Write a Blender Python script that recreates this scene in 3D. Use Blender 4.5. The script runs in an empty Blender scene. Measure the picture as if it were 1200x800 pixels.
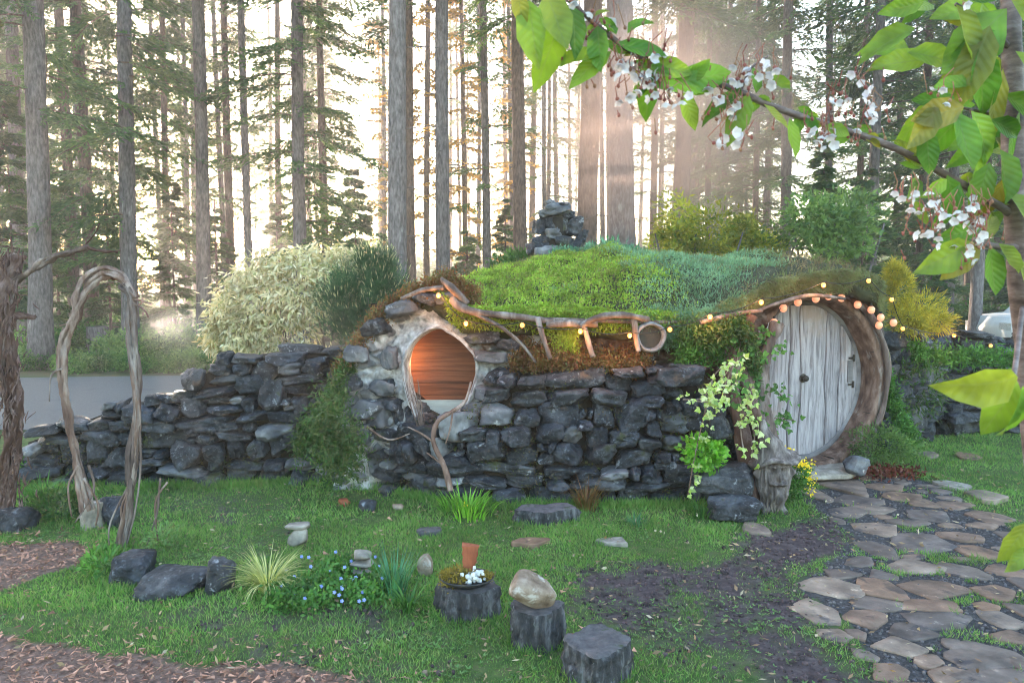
import bpy, math, random
import numpy as np
from mathutils import Vector, Matrix

# ------------------------------------------------------------------ camera, sky, sun, exposure
scene = bpy.context.scene
col = scene.collection
PITCH = math.atan(60 / 867)
EYE = 1.6
cd = bpy.data.cameras.new('camera'); cam = bpy.data.objects.new('camera', cd); col.objects.link(cam)
cam.location = (0, 0, EYE); cam.rotation_euler = (math.pi / 2 - PITCH, 0, 0)
cd.sensor_width = 36; cd.lens = 36 * 867 / 1200; cd.clip_start = 0.05; cd.clip_end = 1500
cd.dof.use_dof = True; cd.dof.focus_distance = 5.2; cd.dof.aperture_fstop = 11
scene.camera = cam

SUN_EL = math.radians(5.0)
SUN_AZ = math.radians(-27.4)          # left of straight ahead (+Y)
w = bpy.data.worlds.new('World'); scene.world = w; w.use_nodes = True
nt = w.node_tree
sky = nt.nodes.new('ShaderNodeTexSky'); sky.sky_type = 'NISHITA'; sky.sun_disc = False
sky.sun_elevation = SUN_EL; sky.sun_rotation = SUN_AZ
sky.air_density = 1.0; sky.dust_density = 1.2; sky.ozone_density = 1.5
bg = nt.nodes['Background']; bg.inputs['Strength'].default_value = 0.15
nt.links.new(sky.outputs[0], bg.inputs['Color'])
sd = bpy.data.lights.new('sun', 'SUN'); sd.energy = 2.6; sd.angle = math.radians(0.5); sd.color = (1.0, 0.80, 0.62)
sun = bpy.data.objects.new('sun', sd); col.objects.link(sun)
sdir = Vector((math.sin(SUN_AZ) * math.cos(SUN_EL), math.cos(SUN_AZ) * math.cos(SUN_EL), math.sin(SUN_EL)))
sun.rotation_euler = sdir.to_track_quat('Z', 'Y').to_euler(); sun.location = (0, 0, 40)
vs = scene.view_settings
vs.view_transform = 'Standard'; vs.look = 'None'; vs.gamma = 1; vs.use_curve_mapping = False
vs.exposure = 3.85
scene.render.engine = 'CYCLES'
cy = scene.cycles
cy.use_denoising = True; cy.pixel_filter_type = 'BLACKMAN_HARRIS'; cy.filter_width = 1.0; cy.max_bounces = 6; cy.diffuse_bounces = 3; cy.glossy_bounces = 2
cy.transmission_bounces = 4; cy.volume_bounces = 1; cy.transparent_max_bounces = 8
cy.sample_clamp_indirect = 6; cy.use_adaptive_sampling = True; cy.caustics_reflective = False
HAZE_DENSITY = 0.004

rnd = random.Random(7)
RS = np.random.RandomState

# ------------------------------------------------------------------ view helpers (measuring only)
_F = np.array([0, math.cos(PITCH), -math.sin(PITCH)]); _U = np.array([0, math.sin(PITCH), math.cos(PITCH)])
def ray(px, py): return _F * 867 + np.array([px - 600.0, 0, 0]) + _U * (400 - py)
def at(px, py, Y):
    r = ray(px, py); t = Y / r[1]; return np.array([r[0] * t, Y, EYE + r[2] * t])
def G(px, py, z=0.0):
    r = ray(px, py); t = (z - EYE) / r[2]; return np.array([r[0] * t, r[1] * t, z])
def proj(p):
    p = np.asarray(p, float); q = p - np.array([0, 0, EYE])
    d = q @ _F; return 600 + 867 * q[..., 0] / d, 400 - 867 * (q @ _U) / d
def in_poly(px, py, poly):
    inside = np.zeros(np.shape(px), bool); n = len(poly)
    for i in range(n):
        x0, y0 = poly[i]; x1, y1 = poly[(i + 1) % n]
        if y0 == y1: continue
        c = ((y0 > py) != (y1 > py)) & (px < (x1 - x0) * (py - y0) / (y1 - y0) + x0)
        inside ^= c
    return inside

# ------------------------------------------------------------------ noise
def _hash(ix, iy, iz, s):
    h = (ix * 374761393 + iy * 668265263 + iz * 2147483647 + s * 974634777) & 0xFFFFFFFF
    h = ((h ^ (h >> 13)) * 1274126177) & 0xFFFFFFFF
    return ((h ^ (h >> 16)) & 0xFFFF) / 65535.0
def vnoise(p, scale=1.0, seed=0):
    p = np.asarray(p, float) * scale + 1000.37
    i = np.floor(p).astype(np.int64); f = p - i; f = f * f * (3 - 2 * f)
    out = 0
    for dx in (0, 1):
        for dy in (0, 1):
            for dz in (0, 1):
                wgt = (f[..., 0] if dx else 1 - f[..., 0]) * (f[..., 1] if dy else 1 - f[..., 1]) * (f[..., 2] if dz else 1 - f[..., 2])
                out = out + wgt * _hash(i[..., 0] + dx, i[..., 1] + dy, i[..., 2] + dz, seed)
    return out * 2 - 1
def fbm(p, scale=1.0, seed=0, octv=4, gain=.5):
    a = 1; o = 0
    for k in range(octv):
        o = o + a * vnoise(p, scale * 2 ** k, seed + k); a *= gain
    return o

# ------------------------------------------------------------------ mesh builder
class MB:
    def __init__(s): s.v = []; s.f = {}; s.n = 0; s.att = []; s.uv = []
    def add(s, v, f, a=None, uv=None):
        v = np.asarray(v, float).reshape(-1, 3)
        if not isinstance(f, (list, tuple)) : f = [f]
        elif len(f) and not hasattr(f[0], 'ndim'): 
            g = {}
            for q in f: g.setdefault(len(q), []).append(q)
            f = [np.array(x) for x in g.values()]
        for q in f:
            q = np.asarray(q, np.int64)
            if q.size: s.f.setdefault(q.shape[1], []).append(q + s.n)
        s.att.append(np.full(len(v), 0.0) if a is None else np.broadcast_to(np.asarray(a, float), (len(v),)))
        s.uv.append(uv if uv is not None else np.zeros((len(v), 2)) - 1)
        s.v.append(v); s.n += len(v); return s
    def mesh(s, name, mat, smooth=True):
        me = bpy.data.meshes.new(name)
        V = np.concatenate(s.v).astype(np.float32)
        me.vertices.add(len(V)); me.vertices.foreach_set('co', V.ravel())
        loops = []; starts = []; tot = 0
        for k, fs in s.f.items():
            F = np.concatenate(fs); loops.append(F.ravel())
            starts.append(tot + np.arange(len(F)) * k); tot += F.size
        L = np.concatenate(loops).astype(np.int32); S = np.concatenate(starts).astype(np.int32)
        me.loops.add(len(L)); me.loops.foreach_set('vertex_index', L)
        me.polygons.add(len(S)); me.polygons.foreach_set('loop_start', S)
        me.update(calc_edges=True); me.validate()
        me.polygons.foreach_set('use_smooth', np.full(len(me.polygons), smooth))
        A = np.concatenate(s.att)
        if np.any(A) and len(A) == len(me.vertices):
            at_ = me.attributes.new('mask', 'FLOAT', 'POINT'); at_.data.foreach_set('value', A.astype(np.float32))
        if any(u.max() >= 0 for u in s.uv):
            U = np.concatenate(s.uv); U = np.concatenate([U, 0 * U[:, :1]], 1)
            if len(U) == len(me.vertices): ua = me.attributes.new('leafuv', 'FLOAT_VECTOR', 'POINT'); ua.data.foreach_set('vector', U.astype(np.float32).ravel())
        for m in (mat if isinstance(mat, (list, tuple)) else [mat]): me.materials.append(m)
        return me
    def build(s, name, mat, parent=None, smooth=True):
        o = bpy.data.objects.new(name, s.mesh(name, mat, smooth)); col.objects.link(o)
        if parent is not None: o.parent = parent
        return o

def tag(o, label=None, cat=None, group=None, kind=None):
    if label: o['label'] = label
    if cat: o['category'] = cat
    if group: o['group'] = group
    if kind: o['kind'] = kind
    return o
def thing(name, label, cat, loc=(0, 0, 0), group=None, rotz=0):
    o = bpy.data.objects.new(name, None); o.empty_display_size = .1; col.objects.link(o)
    o.location = tuple(float(c) for c in loc); o.rotation_euler = (0, 0, rotz)
    return tag(o, label, cat, group)
def keep(o):  # parts built in world coordinates under a placed Empty
    o.matrix_parent_inverse = o.parent.matrix_basis.inverted() if o.parent else Matrix(); return o

def norm(a): a = np.asarray(a, float); return a / np.maximum(np.linalg.norm(a, axis=-1, keepdims=True), 1e-9)

def smooth_path(pts, n=8):
    P = np.array(pts, float); out = []
    for i in range(len(P) - 1):
        p0 = P[max(i - 1, 0)]; p1 = P[i]; p2 = P[i + 1]; p3 = P[min(i + 2, len(P) - 1)]
        for k in range(n):
            t = k / n
            out.append(.5 * ((2 * p1) + (-p0 + p2) * t + (2 * p0 - 5 * p1 + 4 * p2 - p3) * t * t + (-p0 + 3 * p1 - 3 * p2 + p3) * t ** 3))
    out.append(P[-1]); return np.array(out)

def tube(mb, pts, rad, sides=8, rough=0.0, seed=0, cap=True, flat=1.0, nscale=8.0):
    P = np.array(pts, float); n = len(P)
    R = np.interp(np.linspace(0, 1, n), np.linspace(0, 1, len(rad)), rad) if np.ndim(rad) else np.full(n, rad)
    T = norm(np.gradient(P, axis=0))
    up = np.array([0, 0, 1.0]) if abs(T[0][2]) < .9 else np.array([1.0, 0, 0])
    N = norm(np.cross(T[0], up)); V = []
    ang = np.linspace(0, 2 * np.pi, sides, endpoint=False)
    for i in range(n):
        N = norm(N - T[i] * (N @ T[i])); B = np.cross(T[i], N)
        V.append(P[i] + R[i] * (np.cos(ang)[:, None] * N + flat * np.sin(ang)[:, None] * B))
    V = np.array(V)
    if rough:
        c = P[:, None, :]; d = V - c
        nz = fbm(np.stack([np.cos(ang)[None] * 1.3 + 0 * V[..., 0], np.sin(ang)[None] * 1.3 + 0 * V[..., 0], np.arange(n)[:, None] * .25 + 0 * V[..., 0]], -1) + seed * 3.1, 1.6, seed, 3)
        V = c + d * (1 + rough * nz[..., None])
    idx = np.arange(n * sides).reshape(n, sides); nx = np.roll(idx, -1, 1)
    q = np.stack([idx[:-1], nx[:-1], nx[1:], idx[1:]], -1).reshape(-1, 4)
    V = V.reshape(-1, 3); fs = [q]
    if cap:
        V = np.vstack([V, P[0], P[-1]]); a = n * sides
        t1 = np.stack([np.roll(idx[0], -1), idx[0], np.full(sides, a)], -1)
        t2 = np.stack([idx[-1], np.roll(idx[-1], -1), np.full(sides, a + 1)], -1)
        fs += [np.vstack([t1, t2])]
    mb.add(V, fs); return mb

_ico = {}
def ico(sub):
    if sub in _ico: return _ico[sub]
    import bmesh
    bm = bmesh.new(); bmesh.ops.create_icosphere(bm, subdivisions=sub, radius=1)
    V = np.array([v.co[:] for v in bm.verts]); F = np.array([[v.index for v in f.verts] for f in bm.faces]); bm.free()
    _ico[sub] = (V, F); return _ico[sub]
def rock(dims, seed, sub=3, planes=16, rough=.035, boxy=.8, soft=14, cut=(.72, 1.05)):
    """an angular boulder: the unit sphere pulled onto random cutting planes"""
    V, F = ico(sub); r = RS(seed)
    Nn = norm(r.normal(size=(planes, 3))); pl = r.uniform(cut[0], cut[1], planes)
    ax = np.array([[1, 0, 0], [-1, 0, 0], [0, 1, 0], [0, -1, 0], [0, 0, 1], [0, 0, -1.]])
    ax = norm(ax + r.normal(size=(6, 3)) * .13)
    Nn = np.vstack([Nn, ax]); pl = np.concatenate([pl, np.full(6, boxy) * r.uniform(.88, 1.08, 6)])
    d = V @ Nn.T; rr = np.where(d > 1e-3, pl / np.maximum(d, 1e-3), 50)
    rad = (np.sum(rr ** -soft, axis=1)) ** (-1 / soft)
    P = V * np.minimum(rad, 1.6)[:, None]
    if rough > .05: q_ = P + seed * 1.7; P = P + V * ((fbm(q_, 2.0, seed, 3) * .8 - .9 * np.abs(vnoise(q_, 3.3, seed + 4)) - .5 * np.abs(vnoise(q_, 7.0, seed + 6))) * rough * 1.25)[:, None]
    else: P = P + V * (fbm(P + seed * 1.7, 2.2, seed, 4) * rough * 1.4)[:, None]
    P = P / (np.abs(P).max(0)) * (np.array(dims) / 2)
    return P, F
def rot(P, a, axis=2):
    c, s = math.cos(a), math.sin(a); i, j = [(1, 2), (2, 0), (0, 1)][axis]
    Q = np.array(P, float).copy(); Q[:, i], Q[:, j] = c * P[:, i] - s * P[:, j], s * P[:, i] + c * P[:, j]; return Q

def leaves(mb, pos, dirn, nrm, length, width, fold=.15, curl=.15, shape='leaf'):
    """leaf-shaped faces, vectorised; shape leaf = 8 verts around a midrib, diamond = 4 verts"""
    pos = np.asarray(pos, float); n = len(pos)
    D = norm(dirn); S = norm(np.cross(D, nrm)); Nn = np.cross(S, D)
    L = np.broadcast_to(np.asarray(length, float), (n,))[:, None]; W = np.broadcast_to(np.asarray(width, float), (n,))[:, None]
    if shape == 'diamond':
        a = pos; b = pos + D * L * .45 + S * W * .5; c = pos + D * L; d = pos + D * L * .45 - S * W * .5
        V = np.stack([a, b, c, d], 1).reshape(-1, 3); F = np.arange(n * 4).reshape(n, 4)
        mb.add(V, [F]); return
    ts = [0, .25, .55, .82, 1.0]; ws = [0, .42, .5, .28, 0]
    mid = [pos + D * L * t - Nn * L * curl * t * t for t in ts]
    pts = [mid[0]]
    for k in (1, 2, 3):
        pts += [mid[k] + S * W * ws[k] + Nn * W * fold, mid[k], mid[k] - S * W * ws[k] + Nn * W * fold]
    pts.append(mid[4])
    V = np.stack(pts, 1); o = np.arange(n)[:, None] * 11
    tri = np.concatenate([np.array([[0, 2, 1]]) + 0, np.array([[0, 3, 2]]), np.array([[7, 8, 10]]), np.array([[8, 9, 10]])])
    quad = np.array([[1, 2, 5, 4], [2, 3, 6, 5], [4, 5, 8, 7], [5, 6, 9, 8]])
    T = (o[:, None] + tri[None]).reshape(-1, 3); Q = (o[:, None] + quad[None]).reshape(-1, 4)
    luv = np.array([[0, 0], [.25, 1], [.25, 0], [.25, -1], [.55, 1], [.55, 0], [.55, -1], [.82, 1], [.82, 0], [.82, -1], [1, 0.]])
    mb.add(V.reshape(-1, 3), [T, Q], None, np.tile(luv, (n, 1)))

def blades(mb, base, out, length, width, droop, segs=4, lift=1.0):
    """arching strap leaves from base points, OUT is the horizontal direction each bends to"""
    base = np.asarray(base, float); n = len(base)
    O = norm(out); L = np.broadcast_to(length, (n,))[:, None]; W = np.broadcast_to(width, (n,))[:, None]; Dp = np.broadcast_to(droop, (n,))[:, None]
    S = norm(np.cross(O, [0, 0, 1.0])); rows = []
    for k in range(segs + 1):
        t = k / segs
        ang = (1.45 - Dp * t * 1.3) * lift
        c = (base if k == 0 else c + (O * np.cos(ang) + np.array([0, 0, 1.0]) * np.sin(ang)) * L / segs)
        wd = W * (1 - t) ** .6 * .5 if k < segs else W * .02
        rows += [c + S * wd, c - S * wd]
    V = np.stack(rows, 1); o = np.arange(n)[:, None, None] * (2 * (segs + 1))
    q = np.array([[2 * k, 2 * k + 1, 2 * k + 3, 2 * k + 2] for k in range(segs)])
    mb.add(V.reshape(-1, 3), [(o + q[None]).reshape(-1, 4)])

# ------------------------------------------------------------------ materials
def ramp(nt, cols, pos=None):
    r = nt.nodes.new('ShaderNodeValToRGB'); cr = r.color_ramp
    pos = pos or [i / (len(cols) - 1) for i in range(len(cols))]
    while len(cr.elements) < len(cols): cr.elements.new(.5)
    for e, c, p in zip(cr.elements, cols, pos): e.position = p; e.color = (*c, 1)
    return r
def newmat(name):
    m = bpy.data.materials.new(name); m.use_nodes = True
    return m, m.node_tree, m.node_tree.nodes['Principled BSDF']
def coords(nt, space, stretch=(1, 1, 1), rand=True):
    mp = nt.nodes.new('ShaderNodeMapping'); mp.inputs['Scale'].default_value = stretch
    if space == 'world':
        g = nt.nodes.new('ShaderNodeNewGeometry'); nt.links.new(g.outputs['Position'], mp.inputs[0])
    else:
        t = nt.nodes.new('ShaderNodeTexCoord'); nt.links.new(t.outputs['Object'], mp.inputs[0])
        if rand:
            oi = nt.nodes.new('ShaderNodeObjectInfo'); mu = nt.nodes.new('ShaderNodeMath'); mu.operation = 'MULTIPLY'; mu.inputs[1].default_value = 37
            nt.links.new(oi.outputs['Random'], mu.inputs[0]); nt.links.new(mu.outputs[0], mp.inputs['Location'])
    return mp
def noise_node(nt, mp, scale, detail=6, rough=.6, dist=0):
    n = nt.nodes.new('ShaderNodeTexNoise'); n.inputs['Scale'].default_value = scale; n.inputs['Detail'].default_value = detail
    n.inputs['Roughness'].default_value = rough; n.inputs['Distortion'].default_value = dist
    nt.links.new(mp.outputs[0], n.inputs['Vector']); return n
def mixc(nt, fac, a, b, mode='MIX'):
    m = nt.nodes.new('ShaderNodeMix'); m.data_type = 'RGBA'; m.blend_type = mode
    for s, v in ((m.inputs[0], fac), (m.inputs[6], a), (m.inputs[7], b)):
        if hasattr(v, 'links') or hasattr(v, 'is_linked'): nt.links.new(v, s)
        elif isinstance(v, (tuple, list)): s.default_value = (*v, 1)
        else: s.default_value = v
    return m.outputs[2]
def thresh(nt, sock, lo, hi):
    m = nt.nodes.new('ShaderNodeMapRange'); m.interpolation_type = 'SMOOTHSTEP'
    m.inputs[1].default_value = lo; m.inputs[2].default_value = hi; nt.links.new(sock, m.inputs[0]); return m.outputs[0]
def pmat(name, cols, scale=6, rough=.8, bump=.3, bdist=.02, space='world', stretch=(1, 1, 1), pos=None, patches=None, spec=.3, detail=7, bscale=None, objvar=None, isl=None):
    """procedural surface: noise through a colour ramp, optional patches [(colour, scale, lo, hi)], bump"""
    m, nt, b = newmat(name); mp = coords(nt, space, stretch)
    n = noise_node(nt, mp, scale, detail)
    r = ramp(nt, cols, pos or [.3 + .4 * i / max(len(cols) - 1, 1) for i in range(len(cols))]); nt.links.new(n.outputs['Fac'], r.inputs[0]); c = r.outputs[0]
    for pc in (patches or []):
        pn = noise_node(nt, mp, pc[1], 5, .65, .3); c = mixc(nt, thresh(nt, pn.outputs['Fac'], pc[2], pc[3]), c, pc[0])
    if objvar:
        oi = nt.nodes.new('ShaderNodeObjectInfo'); rr = ramp(nt, objvar); nt.links.new(oi.outputs['Random'], rr.inputs[0]); c = mixc(nt, 1.0, c, rr.outputs[0], 'MULTIPLY')
    if isl:
        g = nt.nodes.new('ShaderNodeNewGeometry'); rr = ramp(nt, isl); nt.links.new(g.outputs['Random Per Island'], rr.inputs[0]); c = mixc(nt, 1.0, c, rr.outputs[0], 'MULTIPLY')
    nt.links.new(c, b.inputs['Base Color']); b.inputs['Roughness'].default_value = rough; b.inputs['Specular IOR Level'].default_value = spec
    if bump:
        bn = noise_node(nt, mp, bscale or scale * 3, 8, .65); bp = nt.nodes.new('ShaderNodeBump'); bp.inputs['Strength'].default_value = bump; bp.inputs['Distance'].default_value = bdist
        nt.links.new(bn.outputs['Fac'], bp.inputs['Height']); nt.links.new(bp.outputs[0], b.inputs['Normal'])
    return m
def leafmat(name, cols, trans=.35, rough=.55, clump=2.5, spec=.3, dark=.55, tcol=None):
    """foliage: colour differs leaf by leaf and clump by clump; part of the light passes through"""
    m, nt, b = newmat(name); g = nt.nodes.new('ShaderNodeNewGeometry')
    r = ramp(nt, cols); nt.links.new(g.outputs['Random Per Island'], r.inputs[0])
    mp = coords(nt, 'world'); n = noise_node(nt, mp, clump, 3)
    rr = ramp(nt, [(dark,) * 3, (1.25,) * 3], [.35, .65]); nt.links.new(n.outputs['Fac'], rr.inputs[0])
    c = mixc(nt, 1.0, r.outputs[0], rr.outputs[0], 'MULTIPLY')
    nt.links.new(c, b.inputs['Base Color']); b.inputs['Roughness'].default_value = rough; b.inputs['Specular IOR Level'].default_value = spec
    tr = nt.nodes.new('ShaderNodeBsdfTranslucent'); mx = nt.nodes.new('ShaderNodeMixShader'); mx.inputs[0].default_value = trans
    tc = mixc(nt, 1.0, c, tcol or (1.5, 1.6, .8), 'MULTIPLY'); nt.links.new(tc, tr.inputs[0])
    out = nt.nodes['Material Output']; nt.links.new(b.outputs[0], mx.inputs[1]); nt.links.new(tr.outputs[0], mx.inputs[2]); nt.links.new(mx.outputs[0], out.inputs['Surface'])
    return m
def emat(name, colr, strength):
    m, nt, b = newmat(name); b.inputs['Base Color'].default_value = (*colr, 1)
    b.inputs['Emission Color'].default_value = (*colr, 1); b.inputs['Emission Strength'].default_value = strength; b.inputs['Roughness'].default_value = .3; return m

M = {}
M['basalt'] = pmat('basalt', [(.012, .012, .016), (.035, .036, .044), (.11, .114, .135)], 7, .52, 1.0, .05, patches=[((.26, .27, .30), 11, .6, .68), ((.11, .12, .14), 34, .56, .66), ((.055, .06, .022), 3.5, .6, .7), ((.09, .06, .045), 4.3, .63, .72)], bscale=16, spec=.38, objvar=[(.55,) * 3, (.9, .92, 1), (1.25, 1.2, 1.15), (.75, .8, .9)])
M['basalt_pale'] = pmat('basalt_pale', [(.05, .05, .058), (.12, .12, .135), (.27, .27, .285)], 5, .8, .9, .03, patches=[((.34, .34, .36), 8, .60, .68), ((.12, .13, .07), 3, .64, .74)], bscale=14, objvar=[(.7,) * 3, (1.1,) * 3])
M['lime'] = None
M['core'] = pmat('earth_core', [(.012, .01, .008), (.04, .03, .022)], 8, .95, .5)
M['bark'] = pmat('fir_bark', [(.06, .05, .05), (.145, .13, .13), (.25, .235, .235)], 24, .9, .8, .04, 'object', (1, 1, .3), bscale=40, patches=[((.34, .34, .33), 5, .62, .74)], objvar=[(.8, .68, .6), (1.0, .98, 1.0), (.75, .7, .68), (1.15, 1.12, 1.1)])
M['barkd'] = pmat('brown_bark', [(.045, .032, .028), (.115, .082, .07), (.2, .15, .13)], 24, .9, .8, .04, 'object', (1, 1, .3), bscale=40, objvar=[(.8, .75, .7), (1.2, 1.1, 1.05)])
M['driftwood'] = pmat('weathered_wood', [(.05, .034, .03), (.14, .10, .088), (.33, .28, .26)], 12, .85, .8, .02, stretch=(1, 1, .25), bscale=30)
M['vine'] = pmat('peeling_vine', [(.07, .035, .025), (.19, .12, .095), (.4, .33, .30)], 11, .85, .9, .015, stretch=(1, 1, .3), bscale=40, patches=[((.12, .13, .04), 4, .62, .72)])
M['redbark'] = pmat('red_bark', [(.035, .018, .014), (.1, .055, .043), (.22, .16, .15)], 11, .85, .9, .02, stretch=(1, 1, .4), bscale=30)
M['doorwood'] = None
M['framewood'] = pmat('frame_wood', [(.06, .033, .026), (.17, .10, .075), (.31, .21, .17)], 16, .75, .9, .015, 'object', (1, 1, .35), bscale=40, patches=[((.30, .25, .23), 7, .58, .7)])
M['framegrey'] = pmat('frame_wood_grey', [(.09, .08, .085), (.17, .155, .16), (.27, .25, .26)], 6, .7, .5, .01, 'object', (.4, 1, 1), bscale=30)
M['iron'] = pmat('old_iron', [(.02, .018, .016), (.06, .045, .035)], 30, .5, .3, .002)
M['sedum'] = leafmat('sedum_leaf', [(.17, .28, .03), (.28, .42, .05), (.38, .50, .08), (.26, .22, .06)], .3, clump=5, dark=.6)
M['bluemat'] = leafmat('blue_green_leaf', [(.13, .25, .14), (.19, .34, .21), (.27, .42, .30), (.22, .30, .12)], .3, clump=4, dark=.7)
M['drymat'] = leafmat('dry_olive_leaf', [(.18, .18, .08), (.28, .26, .13), (.17, .24, .09), (.22, .15, .10)], .25, clump=5)
M['redsedum'] = leafmat('red_sedum_leaf', [(.20, .05, .035), (.14, .12, .04), (.26, .11, .05), (.10, .13, .04)], .25, clump=7)
M['turfsoil'] = pmat('turf_soil', [(.03, .03, .015), (.07, .07, .035)], 9, .95, .6, .03)
M['needle'] = leafmat('fir_needles', [(.04, .10, .045), (.07, .155, .06), (.11, .19, .07)], .42, clump=.7, tcol=(1.6, 1.5, .7))
M['needle_light'] = leafmat('hemlock_needles', [(.035, .085, .03), (.06, .13, .045), (.09, .15, .05)], .4, clump=.8, tcol=(1.6, 1.5, .6))
M['needle_warm'] = leafmat('sunlit_leaf_tint', [(.42, .28, .03), (.55, .38, .05), (.18, .20, .05)], .5, clump=.8, tcol=(1.6, 1.2, .5))  # warm sunlight on this foliage is put into the leaf colour
M['salal'] = leafmat('salal_leaf', [(.03, .09, .02), (.06, .15, .03), (.1, .2, .045)], .35, .45, clump=1.6)
M['cream'] = leafmat('cream_leaf', [(.66, .58, .32), (.76, .69, .46), (.34, .34, .12), (.84, .79, .6)], .3, clump=4, dark=.62, tcol=(1.15, 1.0, .8))
M['pine'] = leafmat('pine_needles', [(.02, .06, .03), (.035, .10, .04), (.06, .14, .055)], .22, clump=5)
M['candle'] = leafmat('pine_candles', [(.35, .40, .22), (.5, .5, .33)], .3)
M['yellowbush'] = leafmat('yellow_green_leaf', [(.20, .26, .04), (.42, .38, .05), (.10, .18, .04)], .4, clump=1.8)
M['laurel'] = leafmat('laurel_leaf', [(.11, .19, .06), (.18, .28, .09), (.07, .14, .05)], .4, clump=1.6)
M['gold'] = leafmat('gold_cypress', [(.42, .33, .04), (.6, .48, .08), (.3, .3, .06)], .35, clump=4)
M['spurge'] = leafmat('spurge_leaf', [(.08, .2, .13), (.13, .3, .2), (.2, .38, .28)], .3, clump=8)
M['ivy'] = leafmat('ivy_leaf', [(.44, .50, .18), (.30, .42, .07), (.60, .62, .36), (.12, .24, .04)], .3, clump=8, dark=.8)
M['greenleaf'] = leafmat('green_leaf', [(.05, .14, .03), (.09, .22, .05), (.13, .28, .06)], .35, clump=6)
M['darkfern'] = leafmat('trailing_green', [(.03, .08, .02), (.06, .13, .03), (.12, .14, .05)], .3, clump=5)
M['brightleaf'] = leafmat('bright_leaf', [(.12, .34, .03), (.2, .45, .05), (.28, .5, .08)], .4, clump=8)
M['yellowflower'] = leafmat('yellow_petals', [(.85, .62, .02), (.9, .72, .08)], .3, dark=.9, tcol=(1, 1, .6))
M['blueflower'] = leafmat('blue_petals', [(.22, .30, .75), (.38, .45, .85)], .3, dark=.9, tcol=(1, 1, 1))
M['variegated'] = leafmat('variegated_blade', [(.55, .52, .22), (.30, .34, .10), (.7, .66, .35), (.16, .2, .06)], .3, clump=20, dark=.8)
M['iris'] = leafmat('blue_green_blade', [(.07, .2, .12), (.1, .27, .15), (.06, .16, .05)], .35, clump=10)
M['grass'] = leafmat('lawn_blade', [(.08, .19, .04), (.125, .27, .052), (.19, .34, .08), (.28, .29, .13)], .35, clump=1.7, dark=.7)
M['weed'] = leafmat('weed_leaf', [(.09, .2, .05), (.16, .28, .1), (.12, .13, .05)], .3, clump=3)
M['cherryleaf'] = leafmat('cherry_leaf', [(.07, .18, .03), (.12, .26, .04), (.19, .29, .05), (.22, .20, .05)], .52, .4, clump=14, dark=.6, tcol=(1.6, 1.6, .6))
M['blossom'] = leafmat('blossom_petal', [(.70, .68, .71), (.8, .78, .8)], .4, .6, dark=.95, tcol=(1, 1, 1))
M['bud'] = leafmat('red_bud', [(.28, .07, .06), (.42, .16, .13), (.35, .22, .12)], .2)
M['cherrybark'] = pmat('cherry_bark', [(.06, .04, .038), (.14, .10, .095), (.25, .20, .195)], 30, .55, .5, .003, stretch=(1, 1, 3), bscale=90)
M['moss'] = leafmat('dry_moss', [(.26, .18, .03), (.36, .26, .05), (.16, .14, .03)], .2, clump=30)
M['lichen'] = pmat('white_lichen', [(.45, .45, .43), (.8, .8, .8)], 40, .9, .6, .01)
M['bowl'] = pmat('black_bowl', [(.02, .02, .022), (.05, .05, .055)], 20, .4, .2, .002)
M['redwood'] = pmat('red_wood', [(.12, .03, .015), (.30, .085, .04), (.42, .15, .08)], 14, .6, .7, .01, stretch=(1, 1, .3), bscale=50, patches=[((.5, .3, .25), 18, .66, .72)])
M['tanrock'] = pmat('tan_rock', [(.10, .065, .045), (.24, .17, .125), (.38, .30, .24)], 13, .85, .8, .012, patches=[((.45, .40, .36), 10, .56, .66)], bscale=60)
M['palerock'] = pmat('pale_rock', [(.14, .125, .11), (.27, .245, .22), (.42, .39, .36)], 13, .8, .4, .01, objvar=[(.8, .78, .75), (1.15, 1.1, 1.05)])
M['stump'] = pmat('weathered_block', [(.018, .018, .022), (.06, .058, .066), (.22, .22, .24)], 26, .8, 1.0, .03, stretch=(1, 1, .2), bscale=60, patches=[((.28, .28, .29), 22, .6, .7)])
M['stumptop'] = pmat('block_top', [(.06, .054, .06), (.15, .135, .142)], 22, .85, .8, .015, patches=[((.05, .07, .03), 9, .6, .7)])
M['flag'] = pmat('flagstone', [(.075, .06, .054), (.155, .127, .115), (.25, .208, .188)], 7, .6, .7, .012, patches=[((.06, .055, .065), 5, .56, .66), ((.33, .29, .26), 14, .63, .7)], bscale=22, spec=.4,
    objvar=[(.75, .70, .70), (1.15, 1.0, .9), (1.45, .98, .68), (.85, .8, .8), (1.65, 1.45, 1.25), (1.1, .8, .62)])
M['pebble'] = pmat('gravel', [(.06, .055, .058), (.15, .14, .145)], 40, .8, .2, isl=[(.4, .38, .4), (1.4, 1.3, 1.25), (.8, .8, .95)])
M['chip'] = pmat('wood_chip', [(.26, .14, .10), (.42, .25, .19)], 60, .85, .3, .004, isl=[(.4, .32, .3), (1.0, .9, .85), (1.7, 1.5, 1.4)])
M['road'] = pmat('asphalt_road', [(.10, .10, .10), (.15, .148, .15)], 40, .85, .3, .005, patches=[((.10, .10, .11), 1.5, .55, .7)])
M['copper'] = pmat('wood_plank', [(.09, .03, .016), (.20, .07, .035), (.30, .12, .06)], 3, .45, .3, .004, 'object', (.5, 1, 9), bscale=12)
M['palesill'] = pmat('sill_board', [(.28, .3, .28), (.42, .44, .42)], 6, .6, .2, .004, stretch=(1, 1, 4))
M['cord'] = pmat('black_cord', [(.015, .015, .015), (.03, .03, .03)], 20, .5, 0)
M['bulb'] = emat('warm_bulb', (1.0, .30, .07), .26)
M['globe'] = emat('frosted_globe', (1.0, .38, .22), .05)
M['carpaint'] = pmat('white_car_paint', [(.7, .71, .73), (.78, .79, .8)], 3, .25, 0, spec=.6)
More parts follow.
